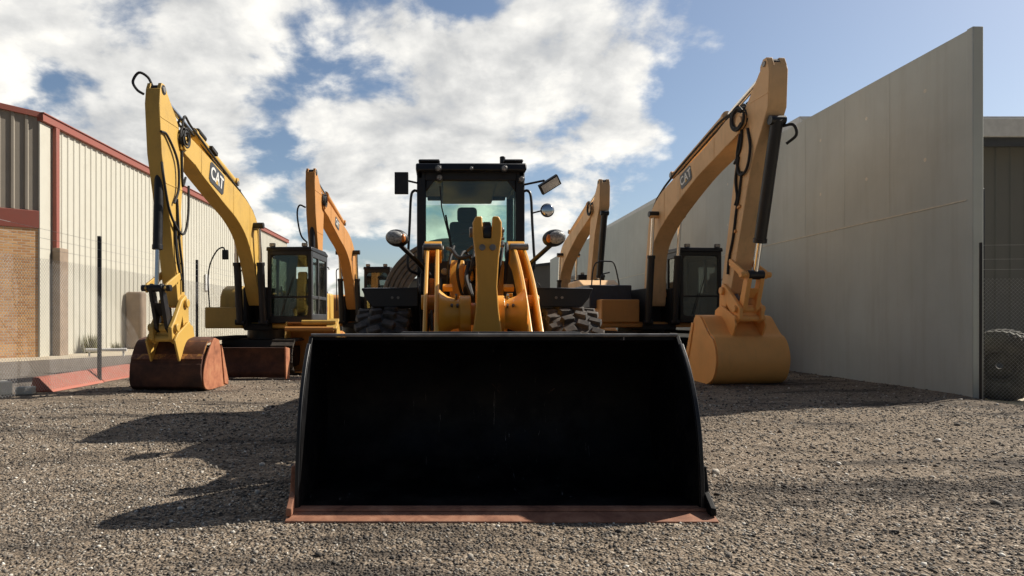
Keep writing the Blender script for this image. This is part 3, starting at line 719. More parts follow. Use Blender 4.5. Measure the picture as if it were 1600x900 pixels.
for yy_ in (6.9, 9.95):
    for s_ in (-1, 1): wheel(ld, (LX + s_ * .945, yy_, .675), .675, .50, 'loader', s_)
# front fenders: drop panel and curved top
for s_ in (-1, 1):
    fe = MB().prism_y([(LX + s_ * .60, 1.35), (LX + s_ * .60, 1.545), (LX + s_ * 1.17, 1.53), (LX + s_ * 1.13, 1.43), (LX + s_ * 1.06, 1.345)], 6.74, 6.77)
    crv = sm2([(6.74, 1.535), (6.95, 1.545), (7.3, 1.50), (7.55, 1.35), (7.72, 1.1)], 3)
    fe.prism(crv + [(y_, z_ - .025) for y_, z_ in crv[::-1]], LX + s_ * .60, LX + s_ * 1.17)
    fo = lb(fe, 'front_fender', 'black', bev=.006)
    for dx in (.80, .86): lb(MB().cyl((LX + s_ * dx, 6.73, 1.44), (LX + s_ * dx, 6.745, 1.44), .014, 10), 'bolt', 'steel', fo, 0)
    crv = sm2([(9.2, 1.2), (9.4, 1.42), (9.7, 1.52), (10.2, 1.52), (10.5, 1.4)], 3)
    lb(MB().prism(crv + [(y_, z_ - .03) for y_, z_ in crv[::-1]], LX + s_ * .55, LX + s_ * 1.17), 'rear_fender', 'black')
    lb(MB().bb(LX + s_ * .56, LX + s_ * .95, 8.3, 8.7, .55, .59).bb(LX + s_ * .56, LX + s_ * .95, 8.3, 8.7, .9, .94).bb(LX + s_ * .56, LX + s_ * .95, 8.3, 8.7, 1.25, 1.29), 'steps', 'char')
# cab
CY0, CY1, CZ0, CZ1 = 8.2, 9.72, 1.15, 3.13
cw = .665
cab = lb(MB().bb(LX - cw, LX + cw, CY0, CY1, CZ0, 1.72).bb(LX - cw + .02, LX - .38, CY0 + .02, CY0 + .15, 1.72, 1.93).bb(LX + .38, LX + cw - .02, CY0 + .02, CY0 + .15, 1.72, 1.93), 'cab', 'black', bev=.012)
fr_ = MB()
for s_ in (-1, 1):
    x0 = LX + s_ * (cw - .055)
    fr_.box((x0, CY0 + .055, 2.35), (.11, .11, 1.42)); fr_.box((LX + s_ * (cw - .04), CY1 - .05, 2.35), (.08, .10, 1.42)); fr_.box((LX + s_ * (cw - .03), 8.92, 2.35), (.05, .07, 1.42))
    fr_.box((LX + s_ * (cw - .04), (CY0 + CY1) / 2, 3.0), (.07, CY1 - CY0, .10)); fr_.box((LX + s_ * (cw - .035), (CY0 + CY1) / 2, 1.76), (.06, CY1 - CY0, .1))
    fr_.prism_y([(LX + s_ * (cw - .11), 2.79), (LX + s_ * (cw - .23), 2.95), (LX + s_ * (cw - .11), 2.95)], CY0 + .01, CY0 + .07)
fr_.bb(LX - cw + .1, LX + cw - .1, CY1 - .08, CY1, 2.95, 3.04).bb(LX - cw + .1, LX + cw - .1, CY1 - .08, CY1, 1.72, 1.95)
fr_.bb(LX - cw + .1, LX + cw - .1, CY0, CY0 + .07, 2.93, 3.06)
lb(fr_, 'cab_frame', 'black', cab, .014)
roof = MB().prism([(8.08, 3.03), (8.1, 3.12), (8.35, 3.17), (9.7, 3.16), (9.85, 3.10), (9.85, 3.02)], LX - cw - .01, LX + cw + .01)
roof.bb(LX - cw + .02, LX - .38, 8.15, 9.6, 3.15, 3.185).bb(LX + .40, LX + cw - .02, 8.15, 9.6, 3.15, 3.185)
ro = lb(roof, 'roof', 'black', cab, .02)
lb(MB().prism([(8.35, 3.03), (8.35, 2.97), (8.9, 2.95), (9.3, 2.90), (9.6, 2.88), (9.6, 3.03)], LX - .36, LX + .36).bb(LX - .60, LX + .60, 8.3, 9.6, 2.99, 3.03), 'headliner', 'char', cab, .03)
for x_, z_, y_ in ((-.40, 3.05, 8.05), (-.385, 2.96, 8.16), (.40, 3.05, 8.05), (0, 3.05, 8.06), (.62, 2.94, 8.16)):
    w_ = lb(MB().cyl((LX + x_, y_ + .06, z_), (LX + x_, y_, z_), .042 if x_ else .025, 18), 'work_light', 'char', cab, .004)
    lb(MB().ell((LX + x_, y_ - .002, z_), (.032 if x_ else .018, .008, .032 if x_ else .018), 16, 6), 'lens', 'lens', w_, 0)
lb(MB().cyl((LX + .40, 8.3, 3.16), (LX + .40, 8.3, 3.25), .035, 14).cyl((LX + .55, 8.6, 3.16), (LX + .55, 8.6, 3.23), .05, 14), 'beacon', 'black', cab, .01)
gl = MB().bb(LX - cw + .10, LX + cw - .10, CY0 + .03, CY0 + .036, 1.9, 2.96)
lb(gl, 'windscreen', 'glass', cab, 0)
lb(MB().bb(LX - cw + .08, LX + cw - .08, CY1 - .04, CY1 - .034, 1.9, 2.88), 'rear_window', 'glass', cab, 0)
for s_ in (-1, 1): lb(MB().bb(LX + s_ * (cw - .03) - .003, LX + s_ * (cw - .03) + .003, CY0 + .11, CY1 - .1, 1.8, 2.95), 'side_window', 'glass', cab, 0)
# wipers and interior
lb(MB().tube([(LX - .38, 8.19, 2.86), (LX - .36, 8.17, 2.6), (LX - .26, 8.17, 2.2)], .008, 6).tube([(LX - .31, 8.165, 2.5), (LX - .22, 8.165, 2.02)], .012, 6), 'wiper', 'black', cab, 0)
lb(MB().tube([(LX + .12, 9.74, 2.75), (LX + .5, 9.74, 2.2)], .012, 6).tube([(LX - .05, 9.76, 2.72), (LX + .6, 9.76, 2.32)], .01, 6), 'rear_wiper', 'black', cab, 0)
lb(MB().bb(LX - .24, LX + .24, 8.9, 9.35, 1.85, 2.02), 'seat_cushion', 'seat', cab, .05)
lb(MB().prism([(9.28, 1.95), (9.36, 2.60), (9.46, 2.60), (9.44, 1.95)], LX - .25, LX + .25), 'seat_back', 'seat', cab, .05)
lb(MB().bb(LX - .14, LX + .14, 9.34, 9.44, 2.58, 2.80), 'headrest', 'seat', cab, .05)
lb(MB().prism([(8.25, 1.7), (8.25, 2.12), (8.42, 2.20), (8.6, 2.05), (8.62, 1.7)], LX - .24, LX + .10), 'dash', 'black', cab, .04)
lb(MB().tube([(LX - .05 + .19 * math.cos(a_), 8.66 - .07 * math.sin(a_), 2.17 + .17 * math.sin(a_)) for a_ in np.linspace(0, 2 * math.pi, 28)[:-1]], .016, 8, True).tube([(LX - .05, 8.45, 2.0), (LX - .05, 8.66, 2.17)], .03, 8).tube([(LX - .24, 8.66, 2.17), (LX + .14, 8.66, 2.17)], .014, 6), 'steering_wheel', 'black', cab, 0)
lb(MB().prism([(9.3, 1.72), (9.3, 2.14), (9.6, 2.14), (9.6, 1.72)], LX - .55, LX - .30).bb(LX + .3, LX + .5, 8.8, 9.4, 1.7, 2.0), 'console', 'char', cab, .05)
for x_ in (-.5, -.32): lb(MB().tube([(LX + x_, 8.35, 1.9), (LX + x_, 8.35, 2.05), (LX + x_, 8.35, 2.06), (LX + x_, 8.35, 2.1)], [.02, .02, .032, .026], 10), 'lever', 'black', cab, 0)
# handrails
for s_ in (-1, 1):
    lb(MB().tube(smooth([(LX + s_ * .65, 8.22, 2.80), (LX + s_ * .70, 8.18, 2.80), (LX + s_ * .735, 8.16, 2.72), (LX + s_ * .75, 8.15, 2.4), (LX + s_ * .765, 8.14, 2.1), (LX + s_ * .77, 8.14, 1.85), (LX + s_ * .66, 8.2, 1.78)], 4), .017, 8), 'handrail', 'black', cab, 0)
# mirrors
mr = lb(MB().tube([(LX - .66, 8.2, 2.90), (LX - .83, 8.0, 2.90)], .013, 8).box((LX - .84, 7.97, 2.85), (.165, .05, .26)), 'mirror', 'black', cab, .02)
lb(MB().box((LX - .84, 8.0, 2.85), (.14, .01, .22)), 'mirror_glass', 'mirror', mr, 0)
rt = Matrix.Rotation(R(-32), 3, 'Y') @ Matrix.Rotation(R(28), 3, 'X')
mr = lb(MB().tube([(LX + .66, 8.2, 2.88), (LX + .88, 8.0, 2.89)], .014, 8).box((LX + .93, 7.95, 2.83), (.26, .05, .13), rt).ell((LX + .97, 7.97, 2.87), (.04, .04, .05), 10, 8), 'mirror', 'black', cab, .02)
lb(MB().box(Vector((LX + .93, 7.95, 2.83)) + rt @ Vector((0, -.028, 0)), (.22, .006, .10), rt), 'mirror_glass', 'mirror', mr, 0)
mr = lb(MB().tube([(LX + .745, 8.15, 2.52), (LX + .86, 8.08, 2.54)], .01, 8).ell((LX + .92, 8.06, 2.54), (.085, .035, .085), 20, 10), 'round_mirror', 'char', cab, 0)
lb(MB().ell((LX + .92, 8.035, 2.54), (.072, .016, .072), 20, 8), 'mirror_glass', 'mirror', mr, 0)
# headlights on stalks
for s_ in (-1, 1):
    rz_ = Matrix.Rotation(s_ * R(-10), 3, 'Y')
    hl = MB().tube([(LX + s_ * .50, 7.5, 1.72), (LX + s_ * .64, 7.2, 1.86), (LX + s_ * .80, 7.06, 2.01)], .026, 10)
    hl.ell((LX + s_ * .83, 7.05, 2.08), (.125, .10, .092), 24, 12, rz_)
    ho = lb(hl, 'headlight', 'black', bev=0)
    lb(MB().ell((LX + s_ * .845, 6.995, 2.082), (.100, .055, .070), 24, 10, rz_), 'lens', 'lens', ho, 0)
    lb(MB().ell((LX + s_ * .765, 6.985, 2.07), (.028, .035, .045), 12, 8), 'indicator', 'amber', ho, 0)
for s_ in (-1, 1):
    lb(MB().cyl((LX + s_ * .36, 6.98, 1.98), (LX + s_ * .55, 6.98, 1.98), .035, 14), 'cross_pin', 'steel', bev=.003)
    lb(MB().bb(LX + s_ * .43, LX + s_ * .485, 6.5, 6.9, 1.0, 1.62), 'arm_web', 'loader', bev=.01)
    lb(MB().box((LX + s_ * .30, 6.55, 1.53), (.10, .10, .05), (R(20), 0, 0)), 'hose_clamp', 'loader', bev=.008)
    lb(MB().cyl((LX + s_ * .30, 7.0, 1.42), (LX + s_ * .30, 6.86, 1.42), .045, 16), 'coupling', 'steel', bev=.004)
    lb(MB().box((LX + s_ * .565, 7.45, 1.62), (.06, .3, .22)), 'lamp_bracket', 'black', bev=.01)
    for k_ in range(3): lb(MB().cyl((LX + s_ * .23 , 5.975 - .0, 1.40 + k_ * .0) if k_ == 0 else (LX + s_ * (.17 + .05 * k_), 5.88, 1.33), (LX + s_ * .23, 5.93, 1.44) if k_ == 0 else (LX + s_ * (.17 + .05 * k_), 5.85, 1.35), .012, 8), 'grease_fitting', 'steel', bev=0)
lb(MB().bb(LX - .115, LX - .02, 7.05, 7.25, 1.62, 1.80), 'tower_block', 'loader', bev=.02)
lb(MB().bb(LX + .06, LX + .185, 7.15, 7.3, 1.40, 1.74), 'tower_block', 'loader', bev=.02)
lb(MB().cyl((LX - .06, 6.95, 1.52), (LX - .06, 7.2, 1.60), .075, 20), 'hydraulic_ram', 'black', bev=.006)
lb(MB().prism([(6.6, 1.0), (6.75, 1.30), (7.0, 1.34), (7.0, 1.0)], LX - .27, LX + .30), 'tower_foot', 'loader', bev=.02)
lb(MB().bb(LX - .45, LX - .36, 8.12, 8.2, 1.75, 1.88).bb(LX - .47, LX + .47, 8.13, 8.2, 1.66, 1.72), 'cowl', 'char', bev=.01)
hoses(ld, [[(LX - .02, 7.2, 1.85), (LX - .13, 6.9, 1.92), (LX - .20, 6.75, 1.72), (LX - .16, 6.8, 1.5), (LX - .09, 7.0, 1.45)],
           [(LX - .10, 7.3, 1.95), (LX - .02, 6.9, 1.98), (LX - .05, 6.6, 1.80), (LX - .10, 6.7, 1.6)],
           [(LX + .12, 7.3, 1.9), (LX + .17, 6.9, 1.85), (LX + .14, 6.6, 1.62), (LX + .10, 6.7, 1.4)],
           [(LX - .23, 7.1, 2.0), (LX - .28, 6.9, 1.80), (LX - .30, 6.9, 1.55)]], .016)
# hoses on the tower and linkage
hoses(ld, [[(LX - .05, 7.2, 1.75), (LX - .09, 6.7, 1.62), (LX - .07, 6.4, 1.45), (LX - .12, 6.5, 1.62), (LX - .08, 6.9, 1.80)],
           [(LX - .30, 7.3, 2.0), (LX - .25, 7.0, 1.95), (LX - .18, 6.8, 1.85), (LX - .06, 6.7, 1.86)],
           [(LX + .30, 7.2, 2.05), (LX + .27, 6.9, 1.95), (LX + .22, 6.8, 1.7), (LX + .2, 7.0, 1.5)],
           [(LX + .24, 7.3, 2.15), (LX + .20, 6.9, 2.02), (LX + .16, 6.7, 1.8)],
           [(LX + .35, 7.3, 2.05), (LX + .33, 7.0, 1.9), (LX + .30, 6.9, 1.6), (LX + .32, 7.0, 1.3)],
           [(LX - .34, 7.2, 1.6), (LX - .30, 6.85, 1.35), (LX - .30, 6.8, 1.12)],
           [(LX - .62, 7.8, 1.7), (LX - .60, 7.5, 1.5), (LX - .58, 7.4, 1.1), (LX - .6, 7.3, .8)],
           [(LX + .62, 7.8, 1.75), (LX + .66, 7.5, 1.55), (LX + .60, 7.4, 1.2), (LX + .62, 7.2, .8)],
           [(LX + .58, 7.9, 1.95), (LX + .70, 7.6, 1.62), (LX + .64, 7.5, 1.45)]], .02)

# ------------------------------------------------------------------ excavators
def cab_box(root, x0, x1, yf, yr, z0, z1, bar, glass, inner='brown', side=1, fmat='black', smat='char'):
    """excavator cab; front faces -y, door side is +x"""
    cab = MB().bb(x0, x1, yf, yr, z0, z0 + .10).prism([(yf - .06, z1 - .10), (yf - .02, z1), (yr - .3, z1 + .03), (yr + .02, z1 - .03), (yr + .02, z1 - .10)], x0 - .015, x1 + .015).build('cab', fmat, root, bev=.02)
    h = z1 - .1 - z0; zm = (z0 + z1) / 2
    f = MB()
    for x_ in (x0 + .045, x1 - .045): f.box((x_, yf + .045, zm), (.09, .09, h + .05))
    f.box(((x0 + x1) / 2, yf + .03, bar), (x1 - x0 - .1, .05, .045))
    f.bb(x0 + .05, x1 - .05, yf, yf + .06, z0 + .08, z0 + .17).bb(x0 + .05, x1 - .05, yf, yf + .06, z1 - .2, z1 - .08)
    for cx_, sx_ in ((x0 + .09, 1), (x1 - .09, -1)):
        for cz_, sz_ in ((z0 + .17, 1), (z1 - .2, -1)):
            f.prism_y([(cx_, cz_), (cx_ + sx_ * .09, cz_), (cx_ + sx_ * .03, cz_ + sz_ * .03), (cx_, cz_ + sz_ * .09)], yf + .005, yf + .05)
    f.build('front_frame', fmat, cab, bev=.012)
    for xs_, sg in ((x1, 1), (x0, -1)):
        d = MB()
        for y_, w_ in ((yf + .14, .08), (yf + .78, .10), (yr - .05, .12)): d.box((xs_ - sg * .03, y_, zm), (.055, w_, h + .02))
        d.bb(min(xs_ - sg * .055, xs_), max(xs_ - sg * .055, xs_), yf + .1, yr, z0 + .08, z0 + .22)
        d.bb(min(xs_ - sg * .055, xs_), max(xs_ - sg * .055, xs_), yf + .1, yr, z1 - .24, z1 - .08)
        d.bb(min(xs_ - sg * .05, xs_), max(xs_ - sg * .05, xs_), yf + .1, yr, bar - .04, bar + .04)
        dd = d.build('door' if sg > 0 else 'side_frame', smat if sg > 0 else fmat, cab, bev=.01)
        MB().bb(min(xs_ - sg * .035, xs_ - sg * .03), max(xs_ - sg * .035, xs_ - sg * .03), yf + .15, yr - .06, z0 + .2, z1 - .2).build('side_window', glass, cab)
        if sg > 0:
            MB().tube([(xs_ + .03, yf + .66, bar - .3), (xs_ + .03, yf + .66, bar + .35)], .012, 6).box((xs_ + .015, yf + .66, bar - .3), (.03, .02, .02)).box((xs_ + .015, yf + .66, bar + .35), (.03, .02, .02)).build('handle', 'steel', dd)
    MB().bb(x0 + .08, x1 - .08, yf + .035, yf + .041, bar + .02, z1 - .19).build('windscreen', glass, cab)
    MB().bb(x0 + .08, x1 - .08, yf + .035, yf + .041, z0 + .16, bar - .02).build('lower_window', glass, cab)
    rp = MB().bb(x0 + .05, x1 - .05, yr - .06, yr, z0, bar + .1).bb(x0 + .05, x0 + .25, yr - .06, yr, bar + .1, z1 - .1).bb(x1 - .35, x1 - .05, yr - .06, yr, bar + .1, z1 - .1).bb(x0 + .2, x1 - .3, yr - .06, yr, z1 - .35, z1 - .1)
    rp.build('rear_wall', inner, cab, bev=.01)
    xm = (x0 + x1) / 2
    MB().bb(xm - .22, xm + .22, yf + .75, yf + 1.2, z0 + .35, z0 + .55).prism([(yf + 1.15, z0 + .45), (yf + 1.25, z0 + 1.15), (yf + 1.36, z0 + 1.15), (yf + 1.32, z0 + .45)], xm - .23, xm + .23).bb(xm - .13, xm + .13, yf + 1.24, yf + 1.34, z0 + 1.1, z0 + 1.33).build('seat', 'seat', cab, bev=.05)
    MB().bb(xm - .42, xm - .27, yf + .6, yf + 1.3, z0 + .1, z0 + .68).bb(xm + .27, xm + .42, yf + .6, yf + 1.3, z0 + .1, z0 + .68).box((xm + .33, yf + .35, z0 + .85), (.14, .05, .2)).build('console', 'char', cab, bev=.03)
    MB().tube([(xm - .1, yf + .3, z0 + .1), (xm - .1, yf + .45, z0 + .75)], .02, 8).tube([(xm - .1, yf + .3, z0 + .12), (xm + .1, yf + .3, z0 + .12), (xm + .1, yf + .45, z0 + .75)], .02, 8).tube([(xm - .35, yf + .6, z0 + .65), (xm - .35, yf + .52, z0 + .92)], .022, 8).tube([(xm + .35, yf + .6, z0 + .65), (xm + .35, yf + .52, z0 + .92)], .022, 8).build('levers', 'black', cab)
    MB().tube([(xm - .2, yf - .01, z0 + .2), (xm + .1, yf - .015, bar + .5)], .01, 6).build('wiper', 'black', cab)
    for x_ in (x0 + .15, x1 - .15):
        l_ = MB().box((x_, yf - .06, z1 + .04), (.14, .07, .09)).build('work_light', 'black', cab, bev=.015)
        MB().box((x_, yf - .099, z1 + .04), (.11, .008, .065)).build('lens', 'lens', l_, bev=.003)
    return cab
def track(root, xc, w, y0, y1, h, mat='trackm', fm='black'):
    """one crawler: pads round a loop, frame, idler and sprocket"""
    r = h / 2; L = (y1 - y0 - h); per = 2 * L + 2 * math.pi * r; n = int(per / .17)
    mb = MB()
    for k in range(n):
        s_ = per * k / n
        if s_ < L: p = (y0 + r + s_, 0.0); a = 0
        elif s_ < L + math.pi * r: a = (s_ - L) / r; p = (y1 - r + r * math.sin(a), r - r * math.cos(a))
        elif s_ < 2 * L + math.pi * r: p = (y1 - r - (s_ - L - math.pi * r), h); a = math.pi
        else: a = math.pi + (s_ - 2 * L - math.pi * r) / r; p = (y0 + r - r * math.sin(a - math.pi), h - (r - r * math.cos(a - math.pi)))
        m_ = Matrix.Rotation(a, 3, 'X')
        mb.box((xc, p[0], p[1] + .02), (w, .155, .035), m_)
        mb.box(Vector((xc, p[0], p[1] + .02)) + m_ @ Vector((0, .05, -.03)), (w, .018, .04), m_)
    t_ = mb.build('track', mat, root)
    MB().prism([(y0 + r, .14), (y1 - r, .14), (y1 - r * .8, h - .12), (y0 + r * .8, h - .12)], xc - w * .28, xc + w * .28).build('track_frame', fm, root, bev=.02)
    MB().cyl((xc - .09, y0 + r, r + .02), (xc + .09, y0 + r, r + .02), r - .04, 24).build('idler', 'trackm', root, bev=.01)
    MB().cyl((xc - .09, y1 - r, r + .02), (xc + .09, y1 - r, r + .02), r - .04, 24).build('sprocket', 'trackm', root, bev=.01)
def U(poly): return [(-u, z) for u, z in poly]
def hyd(root, a, b, r, split, bmat, name, rodr=None, capmat='black'):
    """hydraulic cylinder a (barrel end) to b (rod end); points (x, u, z)"""
    A = Vector((a[0], -a[1], a[2])); B = Vector((b[0], -b[1], b[2])); S = A.lerp(B, split)
    o = MB().cyl(A, S, r, 18).cyl(S - (B - A).normalized() * .07, S + (B - A).normalized() * .01, r * 1.14, 18).cyl(A - Vector((r * 1.3, 0, 0)), A + Vector((r * 1.3, 0, 0)), r * .8, 14).build(name, bmat, root, bev=.004)
    MB().cyl(S, B, rodr or r * .5, 14).build('rod', 'chrome', o)
    MB().cyl(B - Vector((r * 1.4, 0, 0)), B + Vector((r * 1.4, 0, 0)), r * .85, 14).build('rod_eye', capmat, o, bev=.005)
    return o
def badge(root_boom, x, u, z, ang, side, w=.62, h=.36):
    s_ = side
    c = MB()
    ca, sa = math.cos(ang), math.sin(ang)
    # rounded dark plate in the boom's side plane, axes e1 along the boom
    pts = []
    for (a_, b_) in [(-.5, -.38), (-.42, -.5), (.42, -.5), (.5, -.38), (.5, .38), (.42, .5), (-.42, .5), (-.5, .38)]:
        e, f_ = a_ * w, b_ * h; pts.append((-(u + e * ca - f_ * sa), z + e * sa + f_ * ca))
    o = MB().prism(pts, x, x + s_ * .006).build('badge', 'char', root_boom, bev=.003)
    # matrix: text x axis runs to the viewer's right
    ex = Vector((0, -ca, sa)) * (-s_); ey = Vector((0, -math.copysign(1, 1) * sa * -1, ca)); ey = Vector((s_, 0, 0)).cross(ex)
    mt = Matrix((( ex.x, ey.x, s_, x + s_ * .008), (ex.y, ey.y, 0, -u), (ex.z, ey.z, 0, z), (0, 0, 0, 1)))
    text_mesh('CAT', 'lettering', 'white', h * .80, .002, o, mt)
    tri = Matrix.Translation((0, 0, 0))
    vs = [mt @ Vector(p) for p in ((-.085 * w, -.30 * h, .003), (.085 * w, -.30 * h, .003), (0, -.02 * h, .003))]
    MB().add(vs, [(0, 1, 2)]).build('triangle', 'yellow', o)
def excavator(label, F, a, g):
    root = thing('excavator', label, 'excavator', (F[0], F[1], 0), R(a), 'excavators parked with raised arms')
    ym, bw_, sw, hw = g['paint'], g['bw'], g['sw'], g['hw']
    P_ = dict(parent=root)
    boom = MB().prism(U(g['boom']), -bw_, bw_).build('boom', ym, root, bev=.012)
    stick = MB().prism(U(g['stick']), -sw, sw).build('stick', ym, root, bev=.012)
    for (u_, z_, r_, hw_) in g['pins']:
        MB().cyl((-hw_, -u_, z_), (hw_, -u_, z_), r_, 18).build('pin', 'steel' if r_ < .07 else ym, boom, bev=.004)
    def cross(poly, val, ax):
        out = []
        for i in range(len(poly)):
            p, q = poly[i], poly[(i + 1) % len(poly)]
            if (p[ax] - val) * (q[ax] - val) < 0: out.append(p[1 - ax] + (val - p[ax]) / (q[ax] - p[ax]) * (q[1 - ax] - p[1 - ax]))
        return sorted(out)
    for u_ in g['seams'][0]:
        c_ = cross(g['boom'], u_, 0)
        if len(c_) > 1:
            for s_ in (-1, 1): MB().prism(U([(u_ - .012, c_[-2] + .02), (u_ + .012, c_[-2] + .02), (u_ + .012, c_[-1] - .02), (u_ - .012, c_[-1] - .02)]), s_ * bw_, s_ * (bw_ + .006)).build('weld_seam', ym, boom, bev=.003)
    for z_ in g['seams'][1]:
        c_ = cross(g['stick'], z_, 1)
        if len(c_) > 1:
            for s_ in (-1, 1): MB().prism(U([(c_[0] + .02, z_ - .012), (c_[-1] - .02, z_ - .012), (c_[-1] - .02, z_ + .012), (c_[0] + .02, z_ + .012)]), s_ * sw, s_ * (sw + .006)).build('weld_seam', ym, stick, bev=.003)
    # fork of the boom tip
    (tu, tz) = g['tip']
    for s_ in (-1, 1): MB().prism(U(g['fork']), s_ * (sw + .012), s_ * (bw_ + .004)).build('fork_plate', ym, boom, bev=.01)
    # top bracket of stick
    (ku, kz) = g['stop']
    for s_ in (-1, 1): MB().prism(U([(ku - .16, kz - .22), (ku - .14, kz + .02), (ku - .05, kz + .12), (ku + .06, kz + .12), (ku + .12, kz - .02), (ku + .10, kz - .22)]), s_ * .06, s_ * sw * .98).build('bracket', ym, stick, bev=.008)
    MB().cyl((-sw - .02, -ku, kz + .02), (sw + .02, -ku, kz + .02), .05, 16).build('pin', 'steel', stick, bev=.004)
    hyd(root, (0, *g['scyl'][0]), (0, ku, kz + .02), .095 if bw_ < .2 else .11, .60, g.get('scol', ym), 'stick_cylinder')
    hyd(root, (0, *g['bcyl'][0]), (0, *g['bcyl'][1]), g['bcyl'][2], g['bcyl'][3], 'black', 'bucket_cylinder')
    for s_ in (-1, 1):
        b0, b1 = g['boomcyl']; hyd(root, (s_ * (bw_ + .12), *b0), (s_ * (bw_ + .12), *b1), .085, .62, g.get('bccol', 'black'), 'boom_cylinder', .042)
    # linkage
    (pu, pz), (cu, cz), (hu, hz) = g['pivot'], g['bcyl'][1], g['hitch']
    lk = MB()
    for s_ in (-1, 1):
        x0 = s_ * (sw + .02); x1 = s_ * (sw + .06)
        lu, lz = g['lever']
        MB().prism(U([(lu - .07, lz - .05), (lu - .05, lz + .07), (cu, cz + .08), (cu + .07, cz), (cu, cz - .08)]), x0, x1).build('lever', g['lcol'], root, bev=.01)
    MB().cyl((-sw - .12, -cu, cz), (sw + .12, -cu, cz), .055, 16).build('pin', g['lcol2'], root, bev=.004)
    bl = MB()
    for s_ in (-1, 1):
        bl.prism(U([(cu - .08, cz), (cu, cz + .08), (cu + .07, cz), (hu + .10, hz - .02), (hu, hz - .09), (hu - .08, hz + .02)]), s_ * sw * .45, s_ * sw * .95)
    bl.prism(U([(cu - .03, cz - .25), (cu + .02, cz - .25), (hu + .06, hz + .2), (hu, hz + .2)]), -sw * .5, sw * .5)
    bl.build('bucket_link', g['lcol2'], root, bev=.012)
    # quick hitch
    hb = MB()
    for s_ in (-1, 1):
        hb.prism(U([(pu - .14, pz), (pu - .04, pz + .15), (pu + .14, pz + .05), (hu + .02, hz + .12), (hu + .14, hz), (hu + .12, hz - .2), (hu - .04, hz - .28), (hu - .14, hz - .15), (pu + .12, pz - .26), (pu + .08, pz - .46), (pu - .06, pz - .5), (pu - .16, pz - .36)]), s_ * (sw - .0), s_ * (sw + .075))
    hb.prism(U([(pu + .02, pz - .22), (hu, hz - .05), (hu + .04, hz - .2), (pu + .05, pz - .38)]), -sw, sw)
    ho = hb.build('quick_hitch', g['lcol'], root, bev=.016)
    for (u_, z_, r_) in ((pu, pz, .075), (hu, hz, .07), (pu - .03, pz - .38, .06), (hu + .01, hz - .18, .06)):
        MB().cyl((-sw - .13, -u_, z_), (sw + .13, -u_, z_), r_, 16).build('pin', g['lcol'], ho, bev=.012)
    MB().cyl((-.06, -(pu + .12), pz - .1), (.06, -(hu - .08), hz - .05), .06, 12).build('latch_ram', 'steel', ho)
    # bucket
    sp = g['bshell']; bx = g['bhw']
    cur = sm2(sp, 4); inn = offset(cur, g.get('bth', .03))
    bk_ = MB().prism(U(cur + inn[::-1]), -bx, bx).build('bucket', g['bmat'], root, bev=0, ang=45)
    for s_ in (-1, 1):
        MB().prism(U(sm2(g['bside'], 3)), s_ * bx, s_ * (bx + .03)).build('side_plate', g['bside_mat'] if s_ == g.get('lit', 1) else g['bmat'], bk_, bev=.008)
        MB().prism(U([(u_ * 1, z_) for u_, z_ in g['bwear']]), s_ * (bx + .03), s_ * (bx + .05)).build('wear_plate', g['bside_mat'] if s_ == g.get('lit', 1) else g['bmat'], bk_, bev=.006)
    for s_ in (-1, 1):
        for q in (.0, 1.0):
            MB().prism(U(g['ears']), s_ * (sw + .10), s_ * (sw + .135)).build('ear', g['bmat'] if g['bmat'] != 'rust' else 'yellow', bk_, bev=.008) if q == 0 else None
    MB().prism(U(g['top_plate']), -bx, bx).build('top_plate', g['tmat'], bk_, bev=.008)
    if g.get('rib'):
        MB().prism(U(g['rib']), -bx, bx).build('lower_band', g['bmat2'], bk_, bev=.008)
    # upper body
    yr = g['rear']
    MB().bb(-hw, hw, .12, yr, g['dz'], g['dz'] + .14).build('deck', g.get('deckm', ym), root, bev=.02)
    MB().bb(-bw_ - .13, -bw_ - .04, -.22, 1.2, g['dz'] + .05, 2.0).bb(bw_ + .04, bw_ + .13, -.22, 1.2, g['dz'] + .05, 2.0).bb(-bw_ - .1, bw_ + .1, .4, 1.3, g['dz'] + .1, 1.9).build('boom_tower', 'blackm', root, bev=.02)
    for (x0, x1, y0, y1, z0, z1, mt_, nm) in g['boxes']:
        MB().bb(x0, x1, y0, y1, z0, z1).build(nm, mt_, root, bev=.03)
    if g.get('hood'):
        MB().prism(g['hood'], -hw + .03, -bw_ - .16).build('side_hood', ym, root, bev=.05)
    MB().bb(-hw + .04, g['cab'][0] - .03, 1.75, yr - .5, g['dz'] + .14, g['dz'] + 1.0).bb(g['cab'][0] - .03, hw - .04, 1.95, yr - .5, g['dz'] + .14, g['dz'] + .95).build('engine_hood', ym, root, bev=.06)
    MB().prism_z([(-hw, yr - .55), (hw, yr - .55), (hw, yr - .1), (hw * .7, yr + .15), (-hw * .7, yr + .15), (-hw, yr - .1)], g['dz'] - .05, g['dz'] + .95).build('counterweight', ym, root, bev=.06)
    MB().cyl((-hw * .55, 2.3, g['dz'] + 1.0), (-hw * .55, 2.3, g['dz'] + 1.35), .06, 12).build('exhaust', 'blackm', root)
    MB().cyl((0, 1.1, .55), (0, 1.1, g['dz']), .6, 28).bb(-g['tx'], g['tx'], .3, 1.9, .42, .72).build('carbody', 'black', root, bev=.02)
    for s_ in (-1, 1): track(root, s_ * g['tx'], g['tw'], g['ty0'], g['ty1'], g['th'])
    c = g['cab']; cab_box(root, c[0], c[1], c[2], c[3], c[4], c[5], c[6], g['glass'], smat=g.get('smat', 'char'))
    for rl in g.get('rails', ()): MB().tube(smooth(rl, 4), .018, 8).build('handrail', 'black', root)
    for hpath in g.get('hoses', ()): MB().tube(smooth([(x_, -u_, z_) for x_, u_, z_ in hpath], 5), g.get('hr', .02), 7).build('hose', 'blackm', root)
